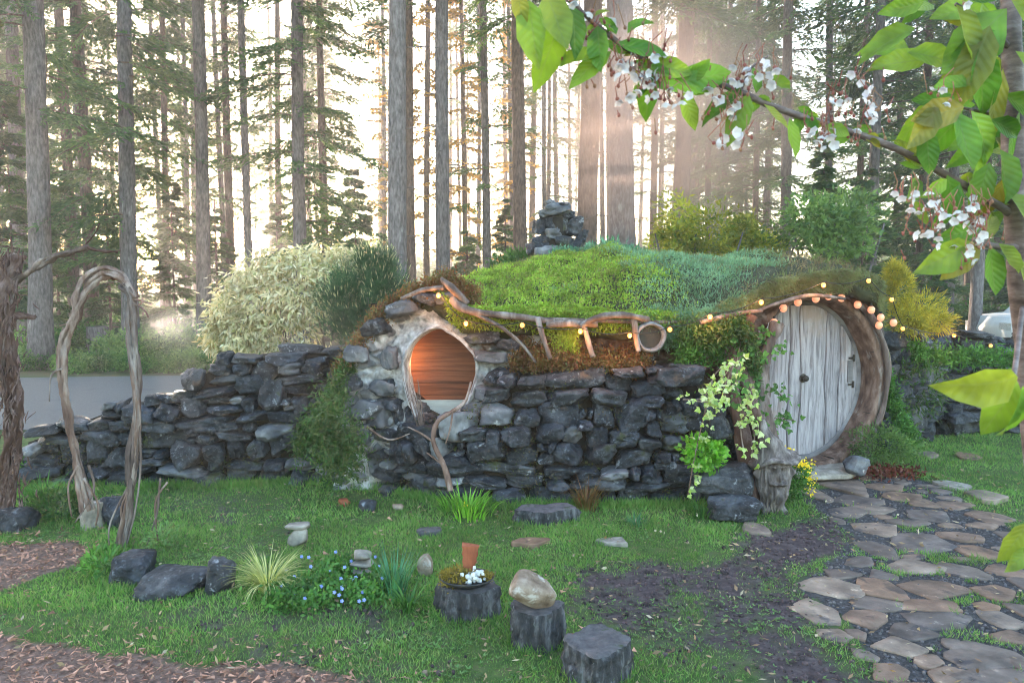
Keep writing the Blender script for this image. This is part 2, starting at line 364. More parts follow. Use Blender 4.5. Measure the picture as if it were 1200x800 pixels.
M['carglass'] = pmat('dark_glass', [(.02, .025, .03), (.03, .035, .04)], 3, .08, 0, spec=.7)
M['rubber'] = pmat('rubber', [(.02, .02, .02), (.03, .03, .03)], 20, .8, .1)
M['carved'] = pmat('carved_grey_wood', [(.035, .028, .026), (.13, .105, .10), (.30, .26, .25)], 20, .8, .8, .01, stretch=(1, 1, .35), bscale=50)
def vein(m, base, veinc):
    nt = m.node_tree; b = nt.nodes['Principled BSDF']; a = nt.nodes.new('ShaderNodeAttribute'); a.attribute_name = 'leafuv'
    sp = nt.nodes.new('ShaderNodeSeparateXYZ'); nt.links.new(a.outputs['Vector'], sp.inputs[0])
    def mth(op, x, y=None, z=None):
        k = nt.nodes.new('ShaderNodeMath'); k.operation = op
        for i, q in enumerate((x, y, z)):
            if q is None: continue
            if hasattr(q, 'links'): nt.links.new(q, k.inputs[i])
            else: k.inputs[i].default_value = q
        return k.outputs[0]
    av = mth('ABSOLUTE', sp.outputs[1]); mid = mth('LESS_THAN', av, .07)
    w_ = mth('SINE', mth('MULTIPLY', mth('SUBTRACT', sp.outputs[0], mth('MULTIPLY', av, .22)), 52.0)); side = mth('MULTIPLY', thresh(nt, w_, .72, 1.0), .55)
    f = mth('MAXIMUM', mid, side); src = b.inputs['Base Color'].links[0].from_socket
    c = mixc(nt, mth('MULTIPLY', f, .18), src, veinc); nt.links.new(c, b.inputs['Base Color'])
    bp = nt.nodes.new('ShaderNodeBump'); bp.inputs['Strength'].default_value = .3; bp.inputs['Distance'].default_value = .0015; nt.links.new(w_, bp.inputs['Height']); nt.links.new(bp.outputs[0], b.inputs['Normal'])
    tr = [n for n in nt.nodes if n.type == 'BSDF_TRANSLUCENT'][0]; tc = mixc(nt, mth('MULTIPLY', f, .3), tr.inputs[0].links[0].from_socket, tuple(x * .45 for x in veinc)); nt.links.new(tc, tr.inputs[0])
vein(M['cherryleaf'], None, (.36, .45, .16))
def lime_mat():
    m, nt, b = newmat('limewashed_masonry'); mp = coords(nt, 'world')
    a = nt.nodes.new('ShaderNodeAttribute'); a.attribute_name = 'mask'
    n1 = noise_node(nt, mp, 6, 7); r1 = ramp(nt, [(.06, .06, .07), (.13, .13, .145), (.24, .24, .26)], [.3, .5, .7]); nt.links.new(n1.outputs['Fac'], r1.inputs[0])
    n2 = noise_node(nt, mp, 12, 7); r2 = ramp(nt, [(.13, .12, .12), (.36, .35, .36), (.62, .62, .65)], [.32, .5, .66]); nt.links.new(n2.outputs['Fac'], r2.inputs[0])
    n3 = noise_node(nt, mp, 4, 6, .7, .5); ad = nt.nodes.new('ShaderNodeMath'); ad.operation = 'MULTIPLY_ADD'; ad.inputs[1].default_value = 1.6; nt.links.new(n3.outputs['Fac'], ad.inputs[0]); nt.links.new(a.outputs['Fac'], ad.inputs[2])
    c = mixc(nt, thresh(nt, ad.outputs[0], .86, 1.18), r1.outputs[0], r2.outputs[0])
    n4 = noise_node(nt, mp, 3.1, 5); c = mixc(nt, thresh(nt, n4.outputs['Fac'], .6, .72), c, (.13, .06, .04))
    nt.links.new(c, b.inputs['Base Color']); b.inputs['Roughness'].default_value = .85
    bn = noise_node(nt, mp, 22, 8, .7); bp = nt.nodes.new('ShaderNodeBump'); bp.inputs['Strength'].default_value = .8; bp.inputs['Distance'].default_value = .02
    nt.links.new(bn.outputs['Fac'], bp.inputs['Height']); nt.links.new(bp.outputs[0], b.inputs['Normal']); return m
M['lime'] = lime_mat()
def door_mat():
    m, nt, b = newmat('weathered_door_board')
    mp = coords(nt, 'object', (9, 9, .9)); n = noise_node(nt, mp, 3.0, 9, .7, .6)
    r = ramp(nt, [(.075, .06, .065), (.215, .19, .205), (.37, .335, .355), (.48, .44, .46)], [.28, .42, .55, .75]); nt.links.new(n.outputs['Fac'], r.inputs[0])
    mp2 = coords(nt, 'object', (1, 1, 1)); n2 = noise_node(nt, mp2, 1.8, 5); c = mixc(nt, thresh(nt, n2.outputs['Fac'], .52, .72), r.outputs[0], (.30, .22, .19))
    oi = nt.nodes.new('ShaderNodeObjectInfo'); rr = ramp(nt, [(.8, .8, .82), (1.1, 1.1, 1.1)]); nt.links.new(oi.outputs['Random'], rr.inputs[0]); c = mixc(nt, 1.0, c, rr.outputs[0], 'MULTIPLY')
    nt.links.new(c, b.inputs['Base Color']); b.inputs['Roughness'].default_value = .8
    bp = nt.nodes.new('ShaderNodeBump'); bp.inputs['Strength'].default_value = .7; bp.inputs['Distance'].default_value = .01
    mp3 = coords(nt, 'object', (30, 30, 1.5)); bn = noise_node(nt, mp3, 3, 6); nt.links.new(bn.outputs['Fac'], bp.inputs['Height']); nt.links.new(bp.outputs[0], b.inputs['Normal']); return m
M['doorwood'] = door_mat()
# ------------------------------------------------------------------ ground zones (outlines measured on the photograph, kept as ground areas)
PATH = [(948, 572), (1010, 556), (1075, 560), (1135, 590), (1210, 640), (1420, 700), (1420, 1000), (1090, 1000), (1060, 800), (1005, 762), (965, 722), (925, 690), (985, 655), (1008, 630), (965, 606)]
CHIP1 = [(-300, 628), (60, 636), (100, 645), (88, 662), (40, 672), (10, 690), (-20, 730), (60, 762), (130, 772), (230, 776), (350, 784), (430, 796), (480, 820), (640, 1100), (-900, 1100), (-900, 640)]
DIRT = [(640, 640), (760, 632), (930, 628), (1000, 612), (975, 650), (930, 668), (905, 690), (912, 720), (950, 752), (1000, 790), (1020, 830), (880, 830), (800, 800), (740, 750), (690, 700), (650, 668), (740, 655), (830, 655), (890, 640)]
TROD = [(900, 625), (1004, 606), (978, 655), (926, 672), (902, 700), (925, 745), (985, 790), (1000, 850), (930, 850), (900, 770), (868, 715), (872, 672)]
def zones(x, y):
    P = np.stack([x, y, np.zeros_like(x)], -1); d = (y > 1.2)
    wob = np.stack([fbm(P, 2.3, 5, 3), fbm(P, 2.3, 9, 3), 0 * x], -1) * .09
    Q = P + wob; Q[..., 1] = np.maximum(Q[..., 1], .9)
    px, py = proj(Q)
    path = in_poly(px, py, PATH) & d; chip = in_poly(px, py, CHIP1) & d | (~d & (x < -.3)); path |= (~d & (x > 1.0))
    dn = fbm(P, 1.6, 21, 4) + .35 * fbm(P, 9, 3, 2)
    f1 = 0; f2 = 0
    for ox, oy in ((0, 0), (.13, .04), (-.12, .06), (.04, -.13), (-.05, .14), (.2, -.1), (-.2, -.08)):
        qx, qy = proj(Q + np.array([ox, oy, 0]) * np.where(Q[..., 1:2] > 1.4, 1, 0)); f1 = f1 + in_poly(qx, qy, DIRT) / 7; f2 = f2 + in_poly(qx, qy, TROD) / 7
    hf = .5 * fbm(P, 11, 15, 3)
    dirt = -.24 + .55 * dn + f1 * .82 + f2 * 1.0 + hf * .5; dirt = np.clip(dirt * 1.5, 0, 1)
    dirt = np.where(y < 8.2, dirt, 0)
    return path, chip, dirt
def gz(x, y):  # gentle unevenness of the ground
    P = np.stack([x, y, 0 * x], -1)
    return .012 * fbm(P, .9, 31, 3) + .0 * x
def axis(lo, hi, flo, fhi, fine, grow=1.13):
    a = list(np.arange(flo, fhi + fine / 2, fine)); s = fine; v = a[-1]
    while v < hi: s *= grow; v = min(v + s, hi); a.append(v)
    s = fine; v = a[0]; pre = []
    while v > lo: s *= grow; v = max(v - s, lo); pre.append(v)
    return np.array(pre[::-1] + a)
xs = axis(-135, 135, -5.2, 5.2, .04); ys = axis(-8, 185, 2.2, 9.0, .04)
X, Y = np.meshgrid(xs, ys); Z = gz(X, Y)
Pg = np.stack([X, Y, Z], -1); nx_, ny_ = len(xs), len(ys)
pa, ch, di = zones(X, Y)
Z = Z + np.where((Y > 2) & (Y < 9), .006 * fbm(Pg, 14, 2, 3), 0) - .002 * pa
idx = np.arange(nx_ * ny_).reshape(ny_, nx_)
q = np.stack([idx[:-1, :-1], idx[:-1, 1:], idx[1:, 1:], idx[1:, :-1]], -1).reshape(-1, 4)
mb = MB(); mb.add(np.stack([X, Y, Z], -1).reshape(-1, 3), [q])
m, nt, b = newmat('garden_ground'); mp = coords(nt, 'world')
att = nt.nodes.new('ShaderNodeAttribute'); att.attribute_name = 'zone'; sep = nt.nodes.new('ShaderNodeSeparateColor'); nt.links.new(att.outputs['Color'], sep.inputs[0])
def two(cols, sc, pos=None):
    n = noise_node(nt, mp, sc, 7, .65); r = ramp(nt, cols, pos or [.3 + .4 * i / (len(cols) - 1) for i in range(len(cols))]); nt.links.new(n.outputs['Fac'], r.inputs[0]); return r.outputs[0]
lawn = two([(.04, .075, .022), (.08, .13, .035), (.12, .11, .055)], 14)
dirtc = two([(.045, .032, .034), (.085, .062, .065), (.15, .115, .115)], 18)
chipc = two([(.09, .055, .045), (.2, .125, .10), (.32, .21, .175)], 30)
gravc = two([(.03, .026, .026), (.065, .058, .06), (.12, .11, .115)], 40)
forc = two([(.05, .045, .02), (.09, .085, .035), (.14, .10, .06), (.06, .10, .03)], 1.3)
c = mixc(nt, sep.outputs[2], lawn, dirtc); c = mixc(nt, sep.outputs[1], c, chipc); c = mixc(nt, sep.outputs[0], c, gravc)
gp = nt.nodes.new('ShaderNodeSeparateXYZ'); nt.links.new(mp.outputs[0], gp.inputs[0])
c = mixc(nt, thresh(nt, gp.outputs[1], 12.5, 14.5), c, forc)
nt.links.new(c, b.inputs['Base Color']); b.inputs['Roughness'].default_value = .9; b.inputs['Specular IOR Level'].default_value = .2
bn = noise_node(nt, mp, 45, 8, .7); bp = nt.nodes.new('ShaderNodeBump'); bp.inputs['Strength'].default_value = .9; bp.inputs['Distance'].default_value = .02
nt.links.new(bn.outputs['Fac'], bp.inputs['Height']); nt.links.new(bp.outputs[0], b.inputs['Normal'])
ground = mb.build('ground', m); tag(ground, kind='structure')
ca = ground.data.color_attributes.new('zone', 'FLOAT_COLOR', 'POINT')
ca.data.foreach_set('color', np.stack([pa.ravel() * 1.0, ch.ravel() * 1.0, di.ravel(), np.ones(pa.size)], -1).astype(np.float32).ravel())

# road behind the left wall, with a low shoulder
mb = MB(); rx = np.linspace(-60, 1.5, 60)
near = 8.15 - .02 * rx; far = 13.6 + .12 * (rx + 6)
V = np.concatenate([np.stack([rx, near, np.full_like(rx, .03)], -1), np.stack([rx, far, np.full_like(rx, .03)], -1)])
mb.add(V, [np.array([[i, i + 1, i + 61, i + 60] for i in range(59)])])
tag(mb.build('road', M['road']), kind='structure')

# ------------------------------------------------------------------ rock walls
def split_cells(u0, u1, v0, v1, r, smin, smax):
    out = []; wd, ht = u1 - u0, v1 - v0
    if r.random() < .18 and wd < smax * 1.5 and ht < smax: return [(u0, u1, v0, v1)]
    if (wd < smin * 1.7 and ht < smin) or (wd < smax and ht < smax * .62 and r.random() < .55) or wd * ht < smin * smin * .8: return [(u0, u1, v0, v1)]
    if wd > ht * 2.1 or (wd > ht * 1.15 and r.random() < .45):
        c = u0 + wd * r.uniform(.34, .66); return split_cells(u0, c, v0, v1, r, smin, smax) + split_cells(c, u1, v0, v1, r, smin, smax)
    c = v0 + ht * r.uniform(.36, .64); return split_cells(u0, u1, v0, c, r, smin, smax) + split_cells(u0, u1, c, v1, r, smin, smax)
def polyline(pts):
    P = np.array([p[:2] for p in pts], float); d = np.r_[0, np.cumsum(np.linalg.norm(np.diff(P, axis=0), axis=1))]
    def f(u):
        x = np.interp(u, d, P[:, 0]); y = np.interp(u, d, P[:, 1]); i = min(max(np.searchsorted(d, u) - 1, 0), len(P) - 2)
        t = (P[i + 1] - P[i]) / np.linalg.norm(P[i + 1] - P[i]); return np.array([x, y]), t
    return f, d[-1]
def stone_wall(label, pts, top, seed, smin=.11, smax=.36, depth=.32, mats=None, core=True, hole=None, name='stone_wall', maxparts=99, label_cat='stone wall'):
    """pts ground polyline (left to right, seen face), top(u)->height; every boulder is a part"""
    f, L = polyline(pts); r = random.Random(seed)
    root = thing(name, label, label_cat, (pts[0][0], pts[0][1], 0))
    cells = []; hmax = max(top(u) for u in np.linspace(0, L, 40)) + .05
    z = -.02; bedn = 0
    while z < hmax:      # rough courses that swell and pinch along the wall
        hc = r.uniform(.075, .175); u = -r.uniform(0, .2); bedn += 1
        while u < L:
            w_ = min(max(r.gauss(.24, .09), .10), .46) * (smax / .31); wob = .055 * math.sin(u * 2.3 + seed) + .03 * math.sin(u * 5.1 + seed * 2)
            zz = z + wob * (z / max(hmax, .1) * .8 + .2); hh = hc * r.uniform(.85, 1.3)
            if hc > .13 and r.random() < .3: cells += [(u, u + w_, zz, zz + hh * .5), (u, u + w_ * .6, zz + hh * .5, zz + hh), (u + w_ * .6, u + w_, zz + hh * .5, zz + hh)]
            elif r.random() < .12: cells.append((u, u + w_ * 1.1, zz, zz + hh * 1.6))
            else: cells.append((u, u + w_, zz, zz + hh))
            u += w_
        z += hc
    tops = []
    for (a, b_, c_, d_) in cells:
        if (c_ + d_) / 2 > top((a + b_) / 2) - .02 or a < -.12 or b_ > L + .12: continue
        if hole and hole((a + b_) / 2, (c_ + d_) / 2): continue
        tops.append((a, b_, c_, d_))
    tops.sort(key=lambda q: -(q[1] - q[0]) * (q[3] - q[2]))
    rest = MB()
    for i, (a, b_, c_, d_) in enumerate(tops):
        wd, ht = (b_ - a) * 1.08, (d_ - c_) * 1.10
        P, F = rock((wd * 1.03, depth * r.uniform(.8, 1.15), ht * 1.03), seed * 100 + i, 4, 13, .10, .82, 45, (.70, 1.1))
        P = rot(P, r.uniform(-.16, .16), 1); P = rot(P, r.uniform(-.12, .12), 0); P = rot(P, r.uniform(-.12, .12), 2)
        cpt, t = f(min(max((a + b_) / 2, 0), L)); nrm2 = np.array([-t[1], t[0]])   # into the wall
        lean = .10 * ((c_ + d_) / 2)
        W = np.zeros_like(P); off = r.uniform(.05, .19) + lean
        W[:, 0] = cpt[0] + P[:, 0] * t[0] + (P[:, 1] + off) * nrm2[0]; W[:, 1] = cpt[1] + P[:, 0] * t[1] + (P[:, 1] + off) * nrm2[1]; W[:, 2] = P[:, 2] + (c_ + d_) / 2
        if i < maxparts:
            mt = r.choice(mats) if mats else M['basalt']
            c0 = W.mean(0); mb = MB(); mb.add(W - c0, [F]); o = mb.build('stone', mt, root); o.location = tuple(c0 - np.array(root.location))
        else: rest.add(W - np.array(root.location), [F])
    if rest.n: tag(rest.build('small_stone', M['basalt'], root), kind='stuff')
    if core:
        us = np.linspace(0, L, 50); mb = MB(); V = []
        for u in us:
            cpt, t = f(u); n2 = np.array([-t[1], t[0]]); h = max(top(u) - .07, .02)
            for off, z in ((.15, -.05), (.15 + .1 * h, h), (.15 + .1 * h + .25, h), (.5, -.05)):
                V.append([cpt[0] + n2[0] * off - root.location[0], cpt[1] + n2[1] * off - root.location[1], z])
        ii = np.arange(len(us) * 4).reshape(-1, 4); nx = np.roll(ii, -1, 1)
        qs = np.stack([ii[:-1], nx[:-1], nx[1:], ii[1:]], -1).reshape(-1, 4)
        if not hole:
            mb.add(np.array(V), [np.vstack([qs, ii[0][::-1][None], ii[-1][None]])]); mb.build('core', M['core'], root)
    return root, f, L
def topfn(tab):
    u = [a for a, _ in tab]; h = [b for _, b in tab]; return lambda t: float(np.interp(t, u, h))
# height of a thing seen at pixel row PY standing on a wall at depth Yd
def hz(py, Yd): return at(600, py, Yd)[2]
L0, L1 = G(20, 574), G(415, 566)
LL = np.linalg.norm((L1 - L0)[:2])
def lu(px):  # distance along the left wall of picture column px
    return LL * (px - 20) / 395
stone_wall('long low dry stone wall of dark basalt boulders beside the road, sloping down to the left', [L0, L1],
    topfn([(lu(20), .42), (lu(60), .52), (lu(130), .70), (lu(180), .74), (lu(215), .90), (lu(255), 1.08), (lu(300), 1.12), (lu(345), 1.17), (lu(385), 1.16), (lu(415), 1.05)]), 3, .12, .32, mats=[M['basalt']] * 9 + [M['basalt_pale']])
# main wall in front of the house, turning back to the door at its right end
W0, W1, W2, W3, W4 = G(400, 570), G(520, 590), G(660, 594), G(845, 592), G(900, 566)
wf, WL = polyline([W0, W1, W2, W3, W4])
wl = [np.linalg.norm((b_ - a)[:2]) for a, b_ in ((W0, W1), (W1, W2), (W2, W3), (W3, W4))]; wc = np.r_[0, np.cumsum(wl)]
stone_wall('tall retaining wall of dark boulders between the round window and the door', [W0, W1, W2, W3, W4],
    topfn([(0, .98), (wc[1] * .45, .80), (wc[1] * .75, .62), (wc[1], .60), (wc[1] + wl[1] * .35, .72), (wc[1] + wl[1] * .55, 1.0), (wc[2], 1.06), (wc[2] + wl[2] * .80, 1.06), (wc[3] - .12, .92), (wc[3] + .1, .62), (wc[4], .35)]), 11, .105, .31, mats=[M['basalt']] * 5 + [M['basalt_pale']])
R0, R1, R2 = G(1036, 536), G(1110, 512), G(1330, 505)
stone_wall('dark overgrown boulder wall right of the round door under the cherry leaves', [R0, R1, R2], topfn([(0, 1.25), (.6, 1.22), (1.4, 1.16), (2.6, 1.12), (6, 1.0)]), 23, .16, .42, mats=[M['basalt']] * 5 + [M['basalt_pale']])

M['wallmoss'] = leafmat('wall_moss', [(.06, .09, .02), (.11, .14, .035), (.14, .09, .04), (.07, .05, .03)], .2, clump=9)
def wall_growth(label, pts, hmax, n, seed):
    f, L = polyline(pts); r = RS(seed); u = r.uniform(0, L, n); z = r.uniform(0, 1, n) ** .9 * hmax; S_ = np.stack([u, z, 0 * u], -1)
    k = (fbm(S_, 4.5, seed, 4) > .12) & (z < hmax * np.clip(.42 + .9 * u / L, 0, 1)); u, z = u[k], z[k]; q = np.array([np.r_[f(a_)[0], f(a_)[1]] for a_ in u])
    nn = np.stack([-q[:, 3], q[:, 2]], -1); off = .045 + .10 * z + r.uniform(-.02, .05, len(u)); p = np.stack([q[:, 0] + nn[:, 0] * off, q[:, 1] + nn[:, 1] * off, z], -1); m_ = len(p)
    mb = MB(); leaves(mb, p, norm(r.normal(size=(m_, 3)) + [0, -.7, .1]), norm(r.normal(size=(m_, 3))), r.uniform(.012, .035, m_), r.uniform(.005, .012, m_), shape='diamond')
    tag(mb.build('wall_moss', M['wallmoss']), label, 'moss', kind='stuff')
wall_growth('moss and tiny weeds in the joints of the tall retaining wall', [W0, W1, W2, W3], .95, 12000, 5)
wall_growth('sparse moss in the joints of the long left wall', [L0, L1], .75, 7000, 7)
# ------------------------------------------------------------------ the earth-covered house
DOOR_A = math.radians(22); DC = at(950, 448, 6.35); ca_, sa_ = math.cos(DOOR_A), math.sin(DOOR_A)
DX = np.array([ca_, sa_, 0]); DN = np.array([-sa_, ca_, 0]); DZ = np.array([0, 0, 1.0])     # across, into, up
def dw(a, d, z): return DC + DX * a + DN * d + DZ * z
house = thing('earth_house', 'low turf-roofed stone cottage with round grey door and round lit window', 'cottage', (0.9, 6.6, 0))
HO = np.array([0.9, 6.6, 0])
def hpart(mb, name, mat, parent=None, label=None, smooth=True, kind=None):
    o = mb.build(name, mat, house if parent is None else parent, smooth)
    if parent is None: o.matrix_parent_inverse = Matrix.Translation(-Vector(HO))
    if label: o['label'] = label
    if kind: o['kind'] = kind
    return o
# roof hill: heights over its footprint
def edge_front(x):  # depth of the eave line
    return np.interp(x, [-1.3, -.9, -.5, .6, 1.3, 1.75, 2.0, 2.6, 3.15, 3.5], [6.5, 6.05, 5.78, 5.72, 5.70, 5.68, 5.84, 6.14, 6.42, 7.1])
def edge_z(x):
    return np.interp(x, [-1.3, -.95, -.62, -.4, .6, 1.3, 1.6, 2.0, 2.5, 2.9, 3.2, 3.6], [.75, 1.38, 1.62, 1.46, 1.42, 1.42, 1.48, 1.66, 1.75, 1.76, 1.66, 1.2])
def ridge_z(x):
    return np.interp(x, [-1.6, -1.0, -.5, .2, .9, 1.3, 1.8, 2.6, 3.3, 3.9, 4.8], [.9, 1.50, 1.68, 1.84, 1.96, 1.95, 1.88, 1.90, 1.86, 1.35, .9])
def roof_z(x, y):
    yf = edge_front(x); t = np.clip((y - yf) / 1.7, 0, 1); s = np.sin(t * np.pi / 2) ** .8
    z = edge_z(x) + (ridge_z(x) - edge_z(x)) * s
    back = np.clip((y - yf - 2.2) / 3.0, 0, 1); z = z * (1 - back * back * (3 - 2 * back)) - .05 * back
    side = np.clip((-.9 - x) / 1.5, 0, 1) + np.clip((x - 3.25) / .75, 0, 1)
    z = z * (1 - np.clip(side, 0, 1) ** 1.2)
    P = np.stack([x, y, 0 * x], -1); return z + (.06 * fbm(P, 1.9, 4, 4) + .02 * fbm(P, 7, 14, 2)) * (1 - back)
gx, gt = np.meshgrid(np.linspace(-1.6, 4.1, 200), np.linspace(0, 1, 120))
gy = edge_front(gx) + gt ** 1.3 * 5.4
gzr = roof_z(gx, gy); P = np.stack([gx, gy, gzr], -1)
ii = np.arange(gx.size).reshape(gx.shape); q = np.stack([ii[:-1, :-1], ii[:-1, 1:], ii[1:, 1:], ii[1:, :-1]], -1).reshape(-1, 4)
mb = MB(); mb.add(P.reshape(-1, 3), [q])
# thickness of the turf along the front edge: a ragged lip
fr = P[0]; lip = [fr]
for k, (dy, dz) in enumerate(((-.05, -.03), (-.06, -.09), (-.02, -.15), (.12, -.18), (.5, -.16))):
    nz = fbm(fr + k, 5, 60 + k, 3); lip.append(fr + np.stack([0 * nz, dy + .03 * nz, dz + .035 * nz], -1))
Lp = np.array(lip)[:, :int(200 * 5.0 / 5.7)]; jj = np.arange(Lp.shape[0] * Lp.shape[1]).reshape(Lp.shape[:2])
mb.add(Lp.reshape(-1, 3), [np.stack([jj[:-1, 1:], jj[:-1, :-1], jj[1:, :-1], jj[1:, 1:]], -1).reshape(-1, 4)])
hpart(mb, 'turf_roof', M['turfsoil'])
# facade: masonry relief with the round window opening
def relief(poly, planeY, cells, seed, amp, hole=None, du=.012, slant=0.0, rim=None):
    """irregular stones bulging out of mortar on an upright sheet; poly in (x, z)"""
    P = np.array(poly); x0, z0 = P.min(0); x1, z1 = P.max(0)
    X, Z = np.meshgrid(np.arange(x0, x1, du), np.arange(z0, z1, du)); r = RS(seed)
    n = int((x1 - x0) * (z1 - z0) / (cells ** 2)); S = np.stack([r.uniform(x0, x1, n), r.uniform(z0, z1, n)], 1)
    w3 = np.stack([X, Z, 0 * X], -1); wx = .03 * fbm(w3, 6, seed, 3); wz = .03 * fbm(w3, 6, seed + 9, 3)
    A = np.stack([(X + wx).ravel(), ((Z + wz) * 1.6).ravel()], 1); B = S * [1, 1.6]
    d = np.sqrt(((A[:, None] - B[None]) ** 2).sum(-1)); _cellv = r.uniform(-.6, 1.3, n)[d.argmin(1)].reshape(X.shape); d.sort(1); e = (d[:, 1] - d[:, 0]).reshape(X.shape)
    t = np.clip(e / .05, 0, 1); t = t * t * (3 - 2 * t)
    h = amp * t * (.6 + .6 * _cellv) + .035 * fbm(w3, 8, seed + 3, 4) - .05 * np.abs(vnoise(w3, 5, seed + 13)) - .03 * np.abs(vnoise(w3, 13, seed + 15)) + .06 * fbm(w3, 1.7, seed + 5, 2)
    m_ = 1 - t; keepv = in_poly(X + .5 * wx, Z + .5 * wz, poly)
    if hole is not None:
        hd = hole(X, Z); keepv &= hd > 0
        k = np.clip(1 - hd / .15, 0, 1) ** .7; h = h * (1 - .7 * k) + .05 * k; m_ = np.maximum(m_, k * .9)
    Yp = planeY - h + slant * Z
    V = np.stack([X, Yp, Z], -1); ii = np.arange(X.size).reshape(X.shape)
    kq = keepv[:-1, :-1] & keepv[:-1, 1:] & keepv[1:, 1:] & keepv[1:, :-1]
    q = np.stack([ii[:-1, :-1], ii[:-1, 1:], ii[1:, 1:], ii[1:, :-1]], -1)[kq]
    return V.reshape(-1, 3), q, m_.ravel()
YW = 5.80
wc_ = at(515, 440, YW - .03); WR = (.283, .372)
def hole(X, Z):
    a = np.arctan2((Z - wc_[2]) / WR[1], (X - wc_[0]) / WR[0]); wob = 1 + .035 * np.sin(3 * a + 1) + .02 * np.sin(5 * a)
    rr = np.sqrt(((X - wc_[0]) / WR[0]) ** 2 + ((Z - wc_[2]) / WR[1]) ** 2); return (rr / wob - 1) * .3
def pz(px, py): q_ = at(px, py, YW); return (q_[0], q_[2])
facade = [pz(388, 580), pz(392, 470), pz(404, 430), pz(425, 395), pz(445, 368), pz(470, 350), pz(500, 338), pz(525, 334), pz(548, 345), pz(575, 360), pz(640, 366), pz(645, 430), pz(650, 470), pz(650, 580)]
V, q, mk = relief(facade, YW, .115, 5, .05, hole, .010, .04)
mb = MB(); mb.add(V, [q], mk); hpart(mb, 'front_wall', M['lime'], label='rough pale mortared rock masonry around the window')
# plastered reveal of the window, splayed outwards
a = np.linspace(0, 2 * np.pi, 73)[:-1]; rings = []
for s, yy in ((1.06, YW - .03), (1.0, YW - .07), (.97, YW - .02), (.93, YW + .10), (.95, YW + .22)):
    wob = 1 + .035 * np.sin(3 * a + 1) + .02 * np.sin(5 * a)
    p3 = np.stack([wc_[0] + WR[0] * s * wob * np.cos(a), np.full_like(a, yy), wc_[2] + WR[1] * s * wob * np.sin(a)], -1)
    p3 += .012 * fbm(p3, 9, 4, 3)[:, None] * np.array([1, .6, 1]); rings.append(p3)
R_ = np.array(rings); jj = np.arange(R_.shape[0] * 72).reshape(-1, 72); nj = np.roll(jj, -1, 1)
mb = MB(); mb.add(R_.reshape(-1, 3), [np.stack([jj[:-1], nj[:-1], nj[1:], jj[1:]], -1).reshape(-1, 4)], .75)
win = thing('window_tmp', '', '', (0, 0, 0)); bpy.data.objects.remove(win)
wo = hpart(mb, 'window', M['lime'], label='round unglazed window opening, warm light inside')
def wpart(mb_, name, mat, smooth=True):
    o = mb_.build(name, mat, wo, smooth); return o
def box(mb_, c, s, rz=0, bev=0.0):
    x, y, z = np.array(s) / 2; V = np.array([[i, j, k] for k in (-z, z) for j in (-y, y) for i in (-x, x)], float)
    V = rot(V, rz) + np.array(c); mb_.add(V, [np.array([[0, 2, 3, 1], [4, 5, 7, 6], [0, 1, 5, 4], [2, 6, 7, 3], [0, 4, 6, 2], [1, 3, 7, 5]])]); return mb_
# curved plank lining behind the opening
mb = MB(); n_ = 26; th = np.linspace(-.1, math.pi + .1, n_)
for k in range(9):
    z0 = .5 + k * .105; z1 = z0 + .1; rr = .50
    for zz0, zz1, dr in ((z0, z1, 0), (z1, z1 + .005, .012)):
        pa_ = np.stack([wc_[0] + (rr + dr) * np.cos(th), YW + .16 + (.34 + dr) * np.sin(th), np.full(n_, zz0)], -1); pb_ = pa_.copy(); pb_[:, 2] = zz1
        V = np.concatenate([pa_, pb_]); mb.add(V, [np.array([[i, i + 1, i + 1 + n_, i + n_] for i in range(n_ - 1)])])
wpart(mb, 'plank_lining', M['copper'])
mb = MB(); box(mb, (wc_[0], YW + .33, .48), (1.1, .5, .03)); wpart(mb, 'inner_floor', M['core'], False); mb = MB(); box(mb, (wc_[0], YW + .33, 1.48), (1.1, .5, .03)); wpart(mb, 'inner_ceiling', M['core'], False)
mb = MB(); q0 = at(540, 484, YW + .2); box(mb, (q0[0] - .07, YW + .20, q0[2] - .02), (.62, .018, .26)); wpart(mb, 'sill_board', M['palesill'], False)
lampb = MB(); V, F = ico(2); lampb.add(V * .03 + np.array([wc_[0] - .33, YW + .17, wc_[2] + .05]), [F]); wpart(lampb, 'lamp', M['bulb'])
pl = bpy.data.lights.new('window_lamp_light', 'POINT'); pl.energy = .8; pl.color = (1, .48, .16); pl.shadow_soft_size = .035
plo = bpy.data.objects.new('window_lamp_light', pl); col.objects.link(plo); plo.location = (wc_[0] - .27, YW + .17, wc_[2] + .06)
# stones set around the window
r = random.Random(4); ws = MB()
arch = [(408, 448, 34, 20), (418, 415, 30, 20), (440, 384, 36, 20), (470, 362, 38, 18), (498, 350, 30, 14), (523, 350, 30, 14), (566, 395, 44, 15), (575, 418, 42, 14), (590, 440, 50, 18), (575, 462, 48, 16), (610, 465, 40, 18),
    (455, 420, 22, 26), (448, 455, 30, 18), (560, 480, 45, 18), (600, 405, 36, 14), (430, 480, 40, 24), (415, 510, 42, 26), (595, 488, 46, 18), (632, 450, 34, 20), (540, 366, 26, 12)]
for i, (px, py, ww, hh) in enumerate(arch):
    k = 5.8 / 867; P_, F_ = rock((ww * k * 1.05, .16, hh * k * 1.15), 500 + i, 4, 13, .12, .85, 45, (.7, 1.1)); P_ = rot(P_, r.uniform(-.25, .25), 1)
    c0 = at(px, py, YW - .04); mb = MB(); mb.add(P_, [F_]); o = mb.build('stone', r.choice([M['basalt'], M['basalt_pale']]), house); o.location = tuple(c0 - HO)
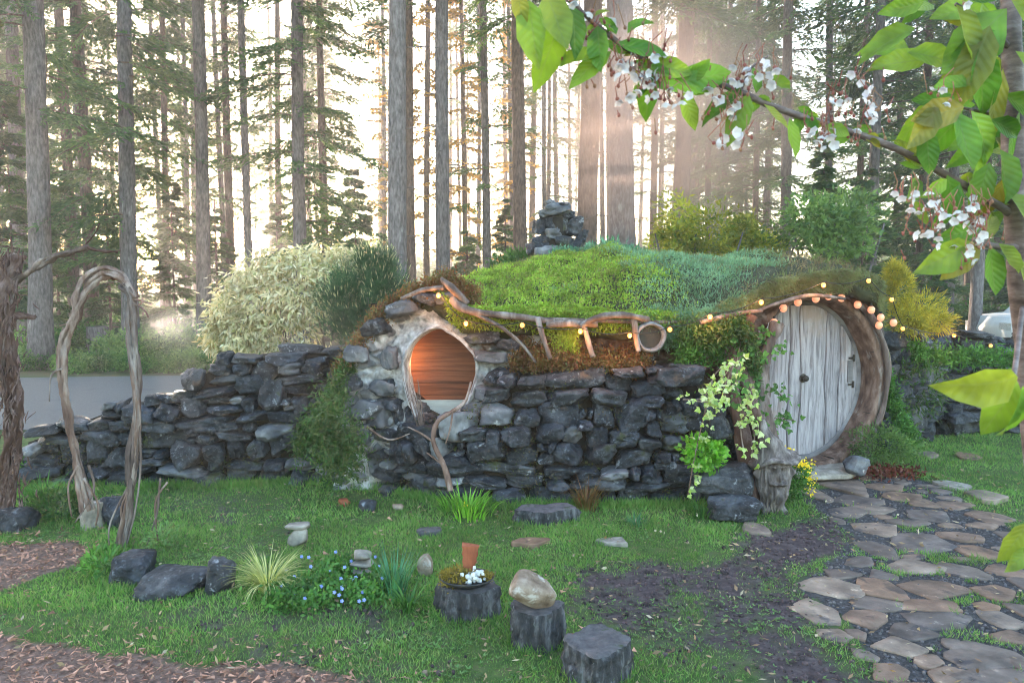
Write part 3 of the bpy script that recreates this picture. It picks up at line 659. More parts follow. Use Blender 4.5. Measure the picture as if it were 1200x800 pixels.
# soil band and mortar over the wall, between window and door
band = [pz(600, 358), pz(900, 358), pz(905, 400), pz(890, 470), pz(870, 600), pz(790, 600), pz(780, 445), pz(600, 445)]
V, q, mk = relief(band, 5.86, .13, 9, .03, None, .014)
mb = MB(); mb.add(V, [q], 0.001 + mk * .1); hpart(mb, 'soil_band', pmat('soil_band', [(.04, .025, .02), (.11, .07, .055), (.2, .15, .13)], 11, .95, .9, .03, patches=[((.42, .42, .43), 9, .60, .66), ((.10, .13, .03), 4, .55, .7)]))
# masonry round the door, in the door's own plane
def ringpts(r0, d, n=72, a0=0, a1=2 * math.pi): 
    t = np.linspace(a0, a1, n); return np.array([dw(r0 * math.cos(x), d, r0 * math.sin(x)) for x in t])
mb = MB(); A_, Rr = np.meshgrid(np.linspace(0, 2 * np.pi, 181), np.linspace(.78, 1.15, 26))
p2 = np.stack([Rr * np.cos(A_), Rr * np.sin(A_), 0 * A_], -1); dn_ = .05 * fbm(p2, 4, 8, 4)
lo_ = (p2[..., 1] < -.79) | (p2[..., 0] > .93) | (p2[..., 1] > .86)
V = DC + p2[..., 0:1] * DX + p2[..., 1:2] * DZ + (.05 + dn_ + .25 * (Rr - .78))[..., None] * DN
jj = np.arange(A_.size).reshape(A_.shape); q = np.stack([jj[:-1, :-1], jj[:-1, 1:], jj[1:, 1:], jj[1:, :-1]], -1)[~(lo_[:-1, :-1] | lo_[1:, 1:])]
mb.add(V.reshape(-1, 3), [q]); hpart(mb, 'door_surround', pmat('door_surround', [(.04, .03, .028), (.1, .08, .07), (.18, .15, .14)], 8, .9, .8, .03, patches=[((.10, .12, .04), 4, .58, .7)]))
# round frame: outer ring, deep reveal, inner stop ring
def annulus(mb, prof, n=96, a0=0, a1=2 * math.pi, wobble=.006, seed=0):
    th_ = np.linspace(a0, a1, n + 1); full = abs(a1 - a0 - 2 * math.pi) < 1e-6
    if full: th_ = th_[:-1]
    Vv = []
    for rr, d in prof:
        wv = wobble * vnoise(np.stack([np.cos(th_) * 3, np.sin(th_) * 3, 0 * th_ + rr * 9], -1), 1.5, seed)
        Vv.append(DC[None] + ((rr + wv) * np.cos(th_))[:, None] * DX + ((rr + wv) * np.sin(th_))[:, None] * DZ + d * DN)
    Vv = np.array(Vv); m_, k_ = Vv.shape[:2]; jj = np.arange(m_ * k_).reshape(m_, k_)
    if full: nj = np.roll(jj, -1, 1); q = np.stack([jj[:-1], nj[:-1], nj[1:], jj[1:]], -1)
    else: q = np.stack([jj[:-1, :-1], jj[:-1, 1:], jj[1:, 1:], jj[1:, :-1]], -1)
    mb.add(Vv.reshape(-1, 3), [q.reshape(-1, 4)])
dfr = MB(); annulus(dfr, [(.80, .06), (.80, -.045), (.775, -.06), (.735, -.055), (.725, -.04), (.718, .05), (.712, .16)], wobble=.014)
dfr_o = hpart(dfr, 'door_frame', M['framewood'], label='deep round wooden door frame')
ds = MB(); annulus(ds, [(.72, .13), (.70, .125), (.675, .135), (.672, .20)], wobble=.003); ds_o = ds.build('stop_ring', M['framegrey'], dfr_o)
# peeled half-round trim log down the right side and over the top
mb = MB(); pts = [dw(.80 * math.cos(t), -.085, .80 * math.sin(t)) for t in np.linspace(math.radians(-32), math.radians(112), 40)]
tube(mb, pts, [.020, .026, .024, .028, .022], 10, .25, 3); mb.build('trim_log', M['driftwood'], dfr_o)
mb = MB(); pts = [dw(.83 * math.cos(t) + .012 * math.sin(9 * t), -.075, .83 * math.sin(t)) for t in np.linspace(math.radians(-28), math.radians(80), 40)]
tube(mb, pts, [.012, .018, .014, .016], 8, .3, 8); mb.build('trim_vine', M['vine'], dfr_o)
# boards of the reveal: dark joints at intervals
mb = MB()
for t in np.linspace(0, 2 * np.pi, 9)[:-1] + .35:
    for dd in (0,):
        c0 = dw(.7215 * math.cos(t), .05, .7215 * math.sin(t)); tv = DX * -math.sin(t) + DZ * math.cos(t); rv = DX * math.cos(t) + DZ * math.sin(t)
        V = np.array([c0 + sx * tv * .003 + sy * DN * .09 + sz * rv * .004 for sz in (-1, 1) for sy in (-1, 1) for sx in (-1, 1)])
        mb.add(V, [np.array([[0, 2, 3, 1], [4, 5, 7, 6], [0, 1, 5, 4], [2, 6, 7, 3], [0, 4, 6, 2], [1, 3, 7, 5]])])
mb.build('joint', M['iron'], dfr_o, False)
# the door: boards with live edges inside the circle
dr_root = MB(); RD = .685; cuts = [-.70, -.52, -.33, -.11, .01, .31, .47, .70]
def edge_x(k, z):
    c = cuts[k]; w_ = 0 if k in (0, len(cuts) - 1) else .010 * math.sin(z * 5 + k * 2.1) + .006 * math.sin(z * 13 + k) + (.020 * math.exp(-((z - .05) / .14) ** 2) if k == 4 else 0)
    return c + w_
back = MB(); annulus(back, [(RD, .17), (.001, .17)]); door = hpart(back, 'door', M['iron'], label='round weathered grey plank door')
zs = np.linspace(-RD, RD, 60)
for k in range(len(cuts) - 1):
    rows = []
    for z in zs:
        half = math.sqrt(max(RD * RD - z * z, 0)); a0 = max(edge_x(k, z) + .0065, -half); a1 = min(edge_x(k + 1, z) - .0065, half)
        if a1 - a0 > .006: rows.append((a0, a1, z))
    mb = MB(); V = []
    for (a0, a1, z) in rows:
        for aa, d in ((a0, .168), (a0, .146), (a0 + .006, .140), ((a0 + a1) / 2, .139 + .004 * math.sin(k * 3)), (a1 - .006, .140), (a1, .146), (a1, .168)): V.append(dw(aa, d, z))
    c0 = dw((cuts[k] + cuts[k + 1]) / 2, .15, 0); V = np.array(V) - c0; jj = np.arange(len(rows) * 7).reshape(-1, 7)
    mb.add(V, [np.stack([jj[:-1, :-1], jj[:-1, 1:], jj[1:, 1:], jj[1:, :-1]], -1).reshape(-1, 4)])
    o = mb.build('board', M['doorwood'], door); o.location = tuple(c0)
kn = MB(); V, F = ico(3); kp = dw(.045, .105, .02); kn.add(V * np.array([.028, .022, .028]) + kp, [F]); tube(kn, [kp, dw(.045, .142, .02)], [.012, .016], 10)
kn.build('knob', M['iron'], door)
mb = MB(); V = []; annv = [dw(.045 + .04 * math.cos(t), .1365, .02 + .04 * math.sin(t)) for t in np.linspace(0, 2 * np.pi, 25)[:-1]]; mb.add(np.array(annv), [np.arange(24)[None]]); mb.build('knob_plate', M['iron'], door)
for zc in (.18, -.06):
    mb = MB(); 
    for aa, zz, ll, hh in ((.595, zc, .055, .018),):
        V = np.array([dw(aa + sx * ll / 2, d, zz + sz * hh / 2) for d in (.137, .128) for sz in (-1, 1) for sx in (-1, 1)])
        mb.add(V, [np.array([[0, 1, 3, 2], [4, 6, 7, 5], [0, 4, 5, 1], [2, 3, 7, 6], [0, 2, 6, 4], [1, 5, 7, 3]])])
    tube(mb, [dw(.625, .128, zc - .03), dw(.625, .128, zc + .03)], .010, 8); mb.build('hinge', M['iron'], door, False)
# pale board beside the hinges
mb = MB(); V = np.array([dw(.588 + sx * .03, d, .06 + sz * .10) for d in (.139, .130) for sz in (-1, 1) for sx in (-1, 1)]); mb.add(V, [np.array([[0, 1, 3, 2], [4, 6, 7, 5], [0, 4, 5, 1], [2, 3, 7, 6], [0, 2, 6, 4], [1, 5, 7, 3]])]); mb.build('hinge_block', M['framegrey'], door, False)
# threshold
mb = MB(); P_, F_ = rock((.85, .30, .08), 77, 4, 10, .03, .92); P_ = rot(P_, DOOR_A); mb.add(P_ + dw(.05, -.18, -.755), [F_]); hpart(mb, 'threshold', M['palerock'])
# eave logs, props, pipe, chimney
for pts, rr in (([(530, 350, 5.60), (540, 360, 5.56), (560, 366, 5.55), (600, 370, 5.56), (650, 377, 5.58)], [.035, .03, .026, .024]),
                ([(640, 380, 5.57), (672, 379, 5.56), (700, 380, 5.57)], [.028, .024]),
                ([(680, 382, 5.52), (700, 372, 5.50), (730, 369, 5.50), (760, 374, 5.53)], [.022, .026, .022]),
                ([(545, 362, 5.56), (585, 382, 5.53), (610, 402, 5.53), (628, 425, 5.53)], [.016, .014, .010]),
                ([(548, 356, 5.58), (534, 342, 5.57), (522, 331, 5.58), (517, 326, 5.6)], [.026, .03, .012]), ([(470, 350, 5.62), (495, 340, 5.60), (520, 337, 5.58)], [.012, .018, .02]),
                ([(820, 378, 5.50), (860, 368, 5.52), (893, 364, 5.60)], [.018, .014]), ([(884, 366, 5.60), (915, 354, 5.7), (950, 346, 5.8), (990, 350, 6.0)], [.012, .016, .012]),
                ([(640, 374, 5.59), (760, 377, 5.60), (830, 376, 5.58)], [.016, .014])):
    mb = MB(); tube(mb, smooth_path([at(*p) for p in pts], 6), rr, 10, .25, int(pts[0][0])); hpart(mb, 'eave_log', M['driftwood'])
for pts in ([(630, 372, 5.55), (637, 398, 5.50), (645, 420, 5.50)], [(685, 384, 5.55), (690, 402, 5.53), (695, 418, 5.52)], [(743, 372, 5.55), (745, 395, 5.52), (748, 412, 5.51)], [(872, 400, 5.55), (866, 430, 5.50), (860, 470, 5.50)]):
    mb = MB(); tube(mb, smooth_path([at(*p) for p in pts], 5), [.022, .018], 9, .25, int(pts[0][0])); hpart(mb, 'prop', M['driftwood'])
mb = MB(); pc = at(763, 395, 5.55); tt = np.linspace(0, 2 * np.pi, 33)[:-1]; rows = []
for rr, d in ((.12, .12), (.115, -.0), (.102, -.03), (.090, -.01), (.086, .10), (.001, .10)):
    rows.append(np.stack([pc[0] + rr * np.cos(tt) * (1 + .06 * np.sin(3 * tt)), np.full_like(tt, pc[1] + d), pc[2] + rr * np.sin(tt)], -1))
Vv = np.array(rows); jj = np.arange(Vv.shape[0] * 32).reshape(-1, 32); nj = np.roll(jj, -1, 1); mb.add(Vv.reshape(-1, 3), [np.stack([jj[:-1], nj[:-1], nj[1:], jj[1:]], -1).reshape(-1, 4)], .5)
hpart(mb, 'vent_pipe', pmat('vent_mortar', [(.12, .12, .13), (.36, .36, .39)], 18, .9, .8, .02))
mb = MB(); mb.add(np.stack([pc[0] + .083 * np.cos(tt), np.full_like(tt, pc[1] + .05), pc[2] + .083 * np.sin(tt)], -1), [np.arange(32)[None]]); hpart(mb, 'pipe_shade_disc', M['iron'])  # dark disc set in the pipe in place of the shade inside
chm = MB(); cparts = [(650, 262, 30, 26, 8, 'dark'), (672, 266, 22, 22, 8, 'dark'), (632, 266, 18, 20, 8.02, 'dark'), (636, 284, 26, 16, 8.0, 'dark'), (640, 298, 34, 18, 7.9, 'pale'), (662, 283, 26, 16, 7.95, 'dark'), (676, 290, 20, 18, 7.95, 'dark'), (652, 245, 34, 14, 7.95, 'pale'), (638, 251, 16, 12, 8, 'pale'), (666, 252, 16, 11, 8, 'dark'), (664, 299, 28, 18, 7.95, 'dark'), (648, 275, 22, 12, 7.95, 'pale'), (624, 292, 16, 14, 8, 'dark'), (682, 277, 14, 14, 8, 'dark'), (644, 239, 16, 8, 7.97, 'pale'), (660, 241, 14, 7, 7.97, 'pale')]
ch0 = at(650, 305, 8.0); chim = MB(); tube(chim, [ch0 + [0, 0, -.5], ch0 + [0, 0, .45]], [.16, .12], 12, .2, 4); co = hpart(chim, 'chimney', M['core'], label='rough stack of boulders rising out of the roof')
for i, (px, py, ww, hh, Yd, kd) in enumerate(cparts):
    P_, F_ = rock((ww * Yd / 867 * 1.05, .3, hh * Yd / 867 * 1.1), 900 + i, 4, 12, .12, .82, 45, (.7, 1.1)); c0 = at(px, py, Yd); mb = MB(); mb.add(rot(P_, r.uniform(-.2, .2), 1), [F_]); o = mb.build('stone', M['basalt_pale'] if kd == 'pale' else M['basalt'], co); o.location = tuple(c0)
# ------------------------------------------------------------------ plants on and about the house
def surf_leaves(mb, n, xr, yr, keepf, L, W, up, seed, spread=.6, lift=0.0):
    r = RS(seed); x = r.uniform(*xr, n); y = r.uniform(*yr, n); y = np.maximum(y, edge_front(x) - .05)
    k = keepf(x, y); x, y = x[k], y[k]; n = len(x)
    z = roof_z(x, y) + r.uniform(-.01, .035, n) + lift + .03 * fbm(np.stack([x, y, 0 * x], -1), 7, seed, 3)
    d = norm(r.normal(size=(n, 3)) * spread + np.array([0, -.25, up])); nr = norm(r.normal(size=(n, 3)))
    leaves(mb, np.stack([x, y, z], -1), d, nr, r.uniform(.6, 1.3, n) * L, r.uniform(.7, 1.2, n) * W, shape='diamond')
def wobx(x, y, s): return x + .22 * fbm(np.stack([x, y, 0 * x], -1), 1.7, s, 4) + RS(int(len(x)) % 97).normal(size=x.shape) * .10
mb = MB(); surf_leaves(mb, 90000, (-.8, 1.6), (5.5, 9.0), lambda x, y: wobx(x, y, 3) + .15 * (y - 5.7) < 1.22, .028, .014, .6, 1)
tag(hpart(mb, 'sedum_carpet', M['sedum'], label='bright yellow-green sedum carpet on the roof'), kind='stuff')
mb = MB(); surf_leaves(mb, 80000, (.5, 3.3), (5.5, 9.4), lambda x, y: (wobx(x, y, 3) + .15 * (y - 5.7) > 1.16) & ((wobx(x, y, 8) < 1.72) | ((y > edge_front(x) + .55) & (wobx(x, y, 18) < 2.35))), .045, .006, .7, 2)
surf_leaves(mb, 9000, (.3, 1.0), (5.5, 6.1), lambda x, y: vnoise(np.stack([x, y, 0 * x], -1), 4, 2) > .1, .04, .006, .3, 6)
tag(hpart(mb, 'thyme_carpet', M['bluemat'], label='soft blue-green mat on the roof ridge'), kind='stuff')
mb = MB(); surf_leaves(mb, 110000, (1.6, 3.7), (5.4, 9.0), lambda x, y: (wobx(x, y, 8) > 1.68) & ((y < edge_front(x) + .85) | (wobx(x, y, 18) > 2.2)), .05, .005, .5, 3)
mb = MB(); surf_leaves(mb, 16000, (-.8, 3.5), (5.5, 9.0), lambda x, y: fbm(np.stack([x, y, 0 * x], -1), 2.6, 91, 4) > .05, .045, .006, .35, 12, 1.0, .012)
tag(hpart(mb, 'dead_stems', leafmat('dead_stem', [(.20, .12, .06), (.30, .22, .12), (.12, .07, .04)], .2)), kind='stuff')
r_ = RS(44); n_ = 420; x_ = r_.uniform(-.6, 3.3, n_); y_ = edge_front(x_) + r_.uniform(0, 1, n_) ** 1.4 * 2.2; bs = np.stack([x_, y_, roof_z(x_, y_)], -1); bs = np.repeat(bs, 6, 0) + r_.normal(size=(n_ * 6, 3)) * [.02, .02, 0]; a_ = r_.uniform(0, 6.28, n_ * 6)
mb = MB(); blades(mb, bs, np.stack([np.cos(a_), np.sin(a_), 0 * a_], -1), r_.uniform(.04, .15, n_ * 6), .004, r_.uniform(.2, 1.3, n_ * 6), 3)
tag(hpart(mb, 'roof_weeds', leafmat('roof_weed', [(.16, .22, .06), (.28, .26, .10), (.12, .24, .05), (.3, .2, .1)], .3)), kind='stuff')
def lip_leaves(mb, n, x0, x1, L, W, seed, drop=.17, push=.05):
    r = RS(seed); x = r.uniform(x0, x1, n); t = r.uniform(0, 1, n); y = edge_front(x) - push + .08 * t * t - r.uniform(0, .05, n); z = edge_z(x) + .02 - drop * t + .03 * vnoise(np.stack([x, 0 * x, t * 3], -1), 9, seed)
    d = norm(r.normal(size=(n, 3)) * .5 + np.array([0, -.6, -.5])); leaves(mb, np.stack([x, y, z], -1), d, norm(r.normal(size=(n, 3))), r.uniform(.5, 1.3, n) * L, r.uniform(.7, 1.2, n) * W, shape='diamond')
lip_leaves(mb, 22000, 1.55, 3.4, .055, .005, 5, .17)
tag(hpart(mb, 'dry_turf', M['drymat'], label='dry olive grass overhang above the round door'), kind='stuff')
mb = MB(); lip_leaves(mb, 9000, -.55, 1.2, .035, .013, 6, .07); lip_leaves(mb, 11000, -.5, 1.25, .032, .010, 16, .17, .075); tag(hpart(mb, 'sedum_fringe', M['sedum']), kind='stuff')
mb = MB(); lip_leaves(mb, 9000, .95, 1.75, .06, .006, 7, .26)
tag(hpart(mb, 'thyme_fringe', M['bluemat']), kind='stuff')

def clump(mb, c, rad, n, L, W, seed, up=.2, shape='diamond', shell=.5, out=1.0, rnd_=.8):
    """leaves through an uneven ellipsoid, pointing outwards; lumpy outline with gaps"""
    r = RS(seed); d = norm(r.normal(size=(n, 3))); rr = r.uniform(shell, 1, n) ** .7
    lump = 1 + .42 * fbm(d * 1.8 + seed, 1.5, seed, 3); k = vnoise(d * 2.6 + seed * .7, 1.9, seed + 5) > -.38
    p = np.array(c) + d * (rr * lump)[:, None] * np.array(rad); k |= rr < .6
    dd = norm(d * out + r.normal(size=(n, 3)) * rnd_ + np.array([0, 0, up]))
    p, dd = p[k], dd[k]; m_ = len(p)
    leaves(mb, p, dd, norm(r.normal(size=(m_, 3)) + np.array([0, 0, .6])), r.uniform(.6, 1.25, m_) * L, r.uniform(.7, 1.2, m_) * W, shape=shape)
    return mb
def plant(name, label, cat, base, parts, stems=None, stem_mat=None, group=None, fol='foliage'):
    """parts: list of (mesh builder, material, part name) in world coordinates"""
    root = thing(name, label, cat, base, group); inv = Matrix.Translation(-Vector([float(c) for c in base]))
    out = []
    for mb_, mt, nm in parts: o = mb_.build(nm, mt, root); o.matrix_parent_inverse = inv; out.append(o)
    if stems:
        for path, rad in stems:
            s = MB(); tube(s, smooth_path(path, 5), rad, 7, .2, 3); o = s.build('stem', stem_mat or M['vine'], root); o.matrix_parent_inverse = inv
    return root
# ridge plants
c0 = at(712, 301, 7.5)
plant('spurge_clump', 'rounded blue-green spurge cushion on the roof ridge beside the chimney', 'plant', c0, [(clump(MB(), c0, (.36, .3, .13), 2600, .06, .022, 4, .5), M['spurge'], 'foliage')])
c0 = at(664, 300, 7.55); plant('grey_cushion', 'small grey-green cushion plant at the foot of the chimney boulders', 'plant', c0, [(clump(MB(), c0, (.2, .2, .09), 1300, .045, .014, 14, .5), M['spurge'], 'foliage')])
# red sedum rim over the window mound and on the wall ledge
mb = MB()
def strip(mb, pts, width, n, L, W, seed, up=.5, jit=.03):
    f_ = smooth_path([at(*p) for p in pts], 8); r = RS(seed); i = r.uniform(0, len(f_) - 1.001, n); k = i.astype(int); t = (i - k)[:, None]
    p = f_[k] * (1 - t) + f_[k + 1] * t + r.normal(size=(n, 3)) * np.array([.5, .6, 1]) * width; d = norm(r.normal(size=(n, 3)) * .8 + np.array([0, -.4, up]))
    leaves(mb, p, d, norm(r.normal(size=(n, 3))), r.uniform(.6, 1.3, n) * L, r.uniform(.7, 1.2, n) * W, shape='diamond')
strip(mb, [(392, 440, 5.80), (420, 402, 5.80), (442, 372, 5.80), (470, 352, 5.80), (500, 338, 5.80), (522, 330, 5.8), (540, 338, 5.8), (560, 350, 5.75)], .045, 9000, .03, .012, 3)
tag(hpart(mb, 'red_sedum_rim', M['redsedum'], label='reddish sedum rim above the window'), kind='stuff')
mb = MB(); strip(mb, [(600, 424, 5.66), (640, 424, 5.62), (680, 426, 5.6), (720, 428, 5.6), (760, 428, 5.6)], .04, 8000, .03, .012, 9)
strip(mb, [(610, 412, 5.72), (650, 410, 5.72), (760, 416, 5.72)], .03, 3000, .03, .012, 19)
tag(mb.build('ledge_sedum', M['redsedum']), 'reddish-brown sedum strip on the ledge along the top of the boulder wall', 'ground cover', kind='stuff')
def strip_plant(name, label, cat, pts, width, n, L, W, seed, mat, up=.5):
    mb = MB(); strip(mb, pts, width, n, L, W, seed, up); o = mb.build(name, mat); return tag(o, label, cat)
strip_plant('grass_tuft', 'yellow-green grass tuft between the eave props', 'plant', [(652, 402, 5.66), (668, 398, 5.68), (672, 412, 5.66)], .05, 1500, .05, .005, 41, M['sedum'])
strip_plant('green_ledge_plant', 'leafy green plants growing on the ledge right of the vent pipe', 'plant', [(800, 414, 5.6), (815, 402, 5.6), (850, 410, 5.6), (870, 395, 5.62)], .08, 4200, .04, .014, 42, M['greenleaf'])
strip_plant('hanging_turf_plant', 'dark trailing greenery hanging under the turf beside the door arch', 'plant', [(800, 385, 5.55), (830, 392, 5.5), (862, 385, 5.5), (876, 400, 5.5), (884, 430, 5.55)], .05, 3800, .045, .012, 43, M['darkfern'], -.3)
# tall shrubs behind the left wall
b0 = at(345, 400, 7.9); b0[2] = 0
mb = MB(); r = RS(3)
for px, py, a_, b_ in [(330, 345, 68, 42), (300, 365, 50, 45), (360, 335, 52, 38), (275, 390, 32, 34), (395, 325, 45, 30), (320, 395, 60, 40), (425, 325, 30, 26), (262, 365, 18, 18), (285, 330, 20, 16), (318, 308, 24, 16), (355, 300, 22, 13), (400, 300, 20, 12), (252, 395, 16, 20), (300, 400, 26, 26)]:
    k = 7.9 / 867; clump(mb, at(px, py, 7.9), (a_ * k, a_ * k * .7, b_ * k), 1500 if a_ > 28 else 420, .085, .026, int(px), -.9, out=.7)
st = [([b0 + [dx * .3, 0, 0], b0 + [dx * .8, .1, .7], at(px_, py_, 7.9)], [.025, .008]) for dx, px_, py_ in ((-.6, 290, 370), (-.1, 325, 345), (.4, 365, 335), (.8, 400, 330))]
plant('variegated_shrub', 'large cream-leaved weeping shrub behind the dark wall', 'shrub', b0, [(mb, M['cream'], 'foliage')], st)
b0 = at(420, 400, 7.0); b0[2] = 0; mb = MB(); cn = MB()
for px, py, a_, b_ in [(425, 350, 46, 40), (400, 365, 36, 38), (450, 345, 30, 32), (425, 385, 48, 30), (440, 315, 24, 16)]:
    k = 7.0 / 867; c_ = at(px, py, 7.0); r = RS(int(px)); n = 330
    d = norm(r.normal(size=(n, 3)) + [0, -.2, .4]); tips = c_ + d * np.array([a_, a_ * .8, b_]) * k * r.uniform(.5, 1.0, (n, 1))
    for j in range(26):   # bottlebrush shoots
        t = j / 26; base = tips + d * .10 * (t - .5) + np.array([0, 0, .10]) * t; nn = norm(r.normal(size=(n, 3)) + d * .5 + [0, 0, .4]); leaves(mb, base, nn, norm(r.normal(size=(n, 3))), .045, .004, shape='diamond')
    kk = r.uniform(size=n) < .4; leaves(cn, (tips + d * .05 + np.array([0, 0, .10]))[kk], norm(d + [0, 0, 1.5])[kk], norm(r.normal(size=(n, 3)))[kk], .055, .012, shape='diamond')
plant('mountain_pine', 'dense dark green dwarf pine with pale candles beside the window mound', 'shrub', b0, [(mb, M['pine'], 'foliage'), (cn, M['candle'], 'candles')], [([b0, b0 + [.05, 0, .6], at(430, 345, 7.0)], [.05, .02]), ([b0 + [.1, 0, .2], at(455, 350, 7.0)], [.03, .01])], M['bark'])
# trailing green over the wall left of the window
mb = MB()
for pts, wd, n in (([(438, 395, 6.1), (415, 420, 5.9), (400, 450, 5.7), (385, 480, 5.6)], .06, 3800), ([(390, 480, 5.55), (380, 510, 5.45), (395, 530, 5.4), (415, 520, 5.4)], .12, 5200), ([(350, 520, 5.5), (372, 500, 5.5)], .07, 1500)): strip(mb, pts, wd, n, .05, .012, n, -.2)
b0 = G(385, 566); plant('trailing_shrub', 'fine-leaved green shrub trailing down the wall left of the round window', 'shrub', b0, [(mb, M['darkfern'], 'foliage')], [([at(438, 395, 6.1), at(405, 440, 5.75), at(385, 490, 5.6)], [.008, .005]), ([G(395, 566), at(392, 530, 5.45), at(372, 500, 5.5)], [.008, .004])])
b0 = G(418, 572); mb = MB(); r = RS(8)
for k in range(9):  # a fern: pinnate fronds
    a_ = k / 9 * 2 * math.pi; o_ = np.array([math.cos(a_), math.sin(a_) * .8 - .2, 0]); P_ = np.array([b0 + o_ * .16 * t + np.array([0, 0, .26 * t - .14 * t * t]) for t in np.linspace(0.1, 1, 18)])
    sd_ = norm(np.cross(o_, [0, 0, 1])); ln = .05 * (1 - np.linspace(0, 1, 18)) + .008
    for s in (-1, 1): leaves(mb, P_, norm(sd_ * s + o_ * .3 + [0, 0, .1]), np.tile([0, 0, 1.0], (18, 1)), ln, ln * .28, shape='diamond')
plant('sword_fern', 'small bright green fern at the foot of the wall', 'fern', b0, [(mb, M['brightleaf'], 'fronds')])
# branch climbing by the window and grey twigs
root = thing('climbing_branch', 'bare crooked vine stem climbing the wall in front of the round window', 'vine', G(528, 588))
def wpart2(root, mb, name, mat, label=None):
    o = mb.build(name, mat, root); o.matrix_parent_inverse = Matrix.Translation(-root.location)
    if label: o['label'] = label
    return o
mb = MB(); tube(mb, smooth_path([at(*p) for p in [(528, 575, 5.2), (520, 545, 5.25), (508, 518, 5.3), (512, 495, 5.35), (530, 482, 5.4), (545, 470, 5.45), (552, 447, 5.5)]], 7), [.022, .018, .014, .008], 9, .2, 3); wpart2(root, mb, 'stem', M['vine'])
for pts in ([(508, 518, 5.3), (494, 508, 5.35), (478, 500, 5.4)], [(530, 482, 5.4), (528, 500, 5.35), (522, 520, 5.3)], [(520, 545, 5.25), (500, 530, 5.3)], [(430, 500, 5.55), (455, 515, 5.45), (480, 508, 5.4)]):
    mb = MB(); tube(mb, smooth_path([at(*p) for p in pts], 5), [.010, .004], 6, .2, 4); wpart2(root, mb, 'side_branch', M['vine'])
root = thing('bare_twig_bush', 'bunch of bare pale grey twigs in the lower corner of the round window', 'plant', at(493, 500, 5.6)); mb = MB(); rr_ = random.Random(5)
for k in range(13):
    a_ = rr_.uniform(-14, 12); tube(mb, smooth_path([at(497 + rr_.uniform(-4, 4), 512, 5.60), at(488 + a_ * .6, 475, 5.6), at(482 + a_ * .9 + rr_.uniform(-4, 4), 440 + rr_.uniform(0, 26), 5.58 + rr_.uniform(-.03, .03))], 4), [.0042, .0016], 5, .3, k)
wpart2(root, mb, 'twigs', M['driftwood'])

# ------------------------------------------------------------------ string lights
def on_door(px, py, d):
    rd = ray(px, py); o = np.array([0, 0, EYE]); pt = DC + DN * d; t = ((pt - o) @ DN) / (rd @ DN); return o + rd * t
def light_string(label, name, pts, radius, bulbmat, sag=.02, lit_lamp=True):
    root = thing(name, label, 'string lights', pts[0]); cordp = []
    for a_, b_ in zip(pts[:-1], pts[1:]):
        for t in np.linspace(0, 1, 7)[:-1]: cordp.append(a_ + (b_ - a_) * t + np.array([0, 0, radius * 1.5 - sag * 4 * t * (1 - t)]))
    cordp.append(pts[-1] + np.array([0, 0, radius * 1.5])); mb = MB(); tube(mb, cordp, .0035, 5); wpart2(root, mb, 'cord', M['cord'])
    V, F = ico(3)
    for p in pts:
        P_ = V * radius; P_[:, 2] *= 1.12; mb = MB(); mb.add(P_, [F]); o = mb.build('bulb', bulbmat, root); o.location = tuple(p - np.array(root.location))
        s = MB(); tube(s, [np.array([0, 0, radius * .95]), np.array([0, 0, radius * 1.7])], radius * .38, 8); s.build('socket', M['cord'], o)
    return root
ev = [at(*p) for p in [(514, 346, 5.55), (546, 379, 5.50), (612, 381, 5.48), (680, 388, 5.46), (738, 393, 5.45), (785, 386, 5.45), (832, 371, 5.40), (892, 354, 5.45), (965, 334, 5.72), (1018, 329, 5.95), (1045, 351, 6.2), (1058, 385, 6.5), (1118, 393, 7.4), (1161, 405, 7.7)]]
light_string('string of small warm amber bulbs along the turf eave and onto the right wall', 'string_lights', ev, .017, M['bulb'], .03)
gl = [on_door(px, py, d) for px, py, d in [(907, 378, -.14), (918, 361, -.14), (935, 354, -.14), (956, 350, -.15), (971, 347, -.14), (986, 349, -.14), (1005, 357, -.14), (1021, 363, -.14), (1032, 372, -.14), (1030, 381, -.12), (1047, 378, -.12)]]
light_string('string of round frosted pinkish globes arching over the round door', 'globe_lights', gl, .031, M['globe'], .012)
for p in (ev[0], ev[1], ev[3], ev[4], ev[6], ev[7], ev[8], ev[12]):
    l = bpy.data.lights.new('bulb_light', 'POINT'); l.energy = .26; l.color = (1, .42, .12); l.shadow_soft_size = .02; lo = bpy.data.objects.new('bulb_light', l); col.objects.link(lo); lo.location = tuple(p + np.array([0, -.035, -.03]))

# ------------------------------------------------------------------ by the door
def ivy(name, label, paths, seed, leafL=.052, mat='ivy', per=.03, wide=.035):
    root = thing(name, label, 'ivy', at(*paths[0][-1])); mb = MB(); r = RS(seed)
    for pts in paths:
        f_ = smooth_path([at(*p) for p in pts], 8); s = MB(); tube(s, f_, .005, 5); wpart2(root, s, 'stem', M['vine'])
        L_ = np.linalg.norm(np.diff(f_, axis=0), axis=1).sum(); n = int(L_ / per * 1.5); i = r.uniform(0, len(f_) - 1.01, n); p = f_[i.astype(int)] + r.normal(size=(n, 3)) * [wide, .02, wide] + [0, -.035, 0]
        nr = norm(r.normal(size=(n, 3)) * .45 + [0, -1, .35]); d = norm(r.normal(size=(n, 3)) * [1, .3, 1] + [0, -.2, -.3])
        sz = r.uniform(.5, 1.1, n) * leafL
        for ang, sc in ((0, 1), (.95, .7), (-.95, .7)):    # three lobes
            c_, s_ = math.cos(ang), math.sin(ang); sd_ = norm(np.cross(nr, d)); dd = d * c_ + sd_ * s_; leaves(mb, p, dd, nr, sz * sc, sz * sc * .62, shape='diamond')
    wpart2(root, mb, 'foliage', M[mat]); return root
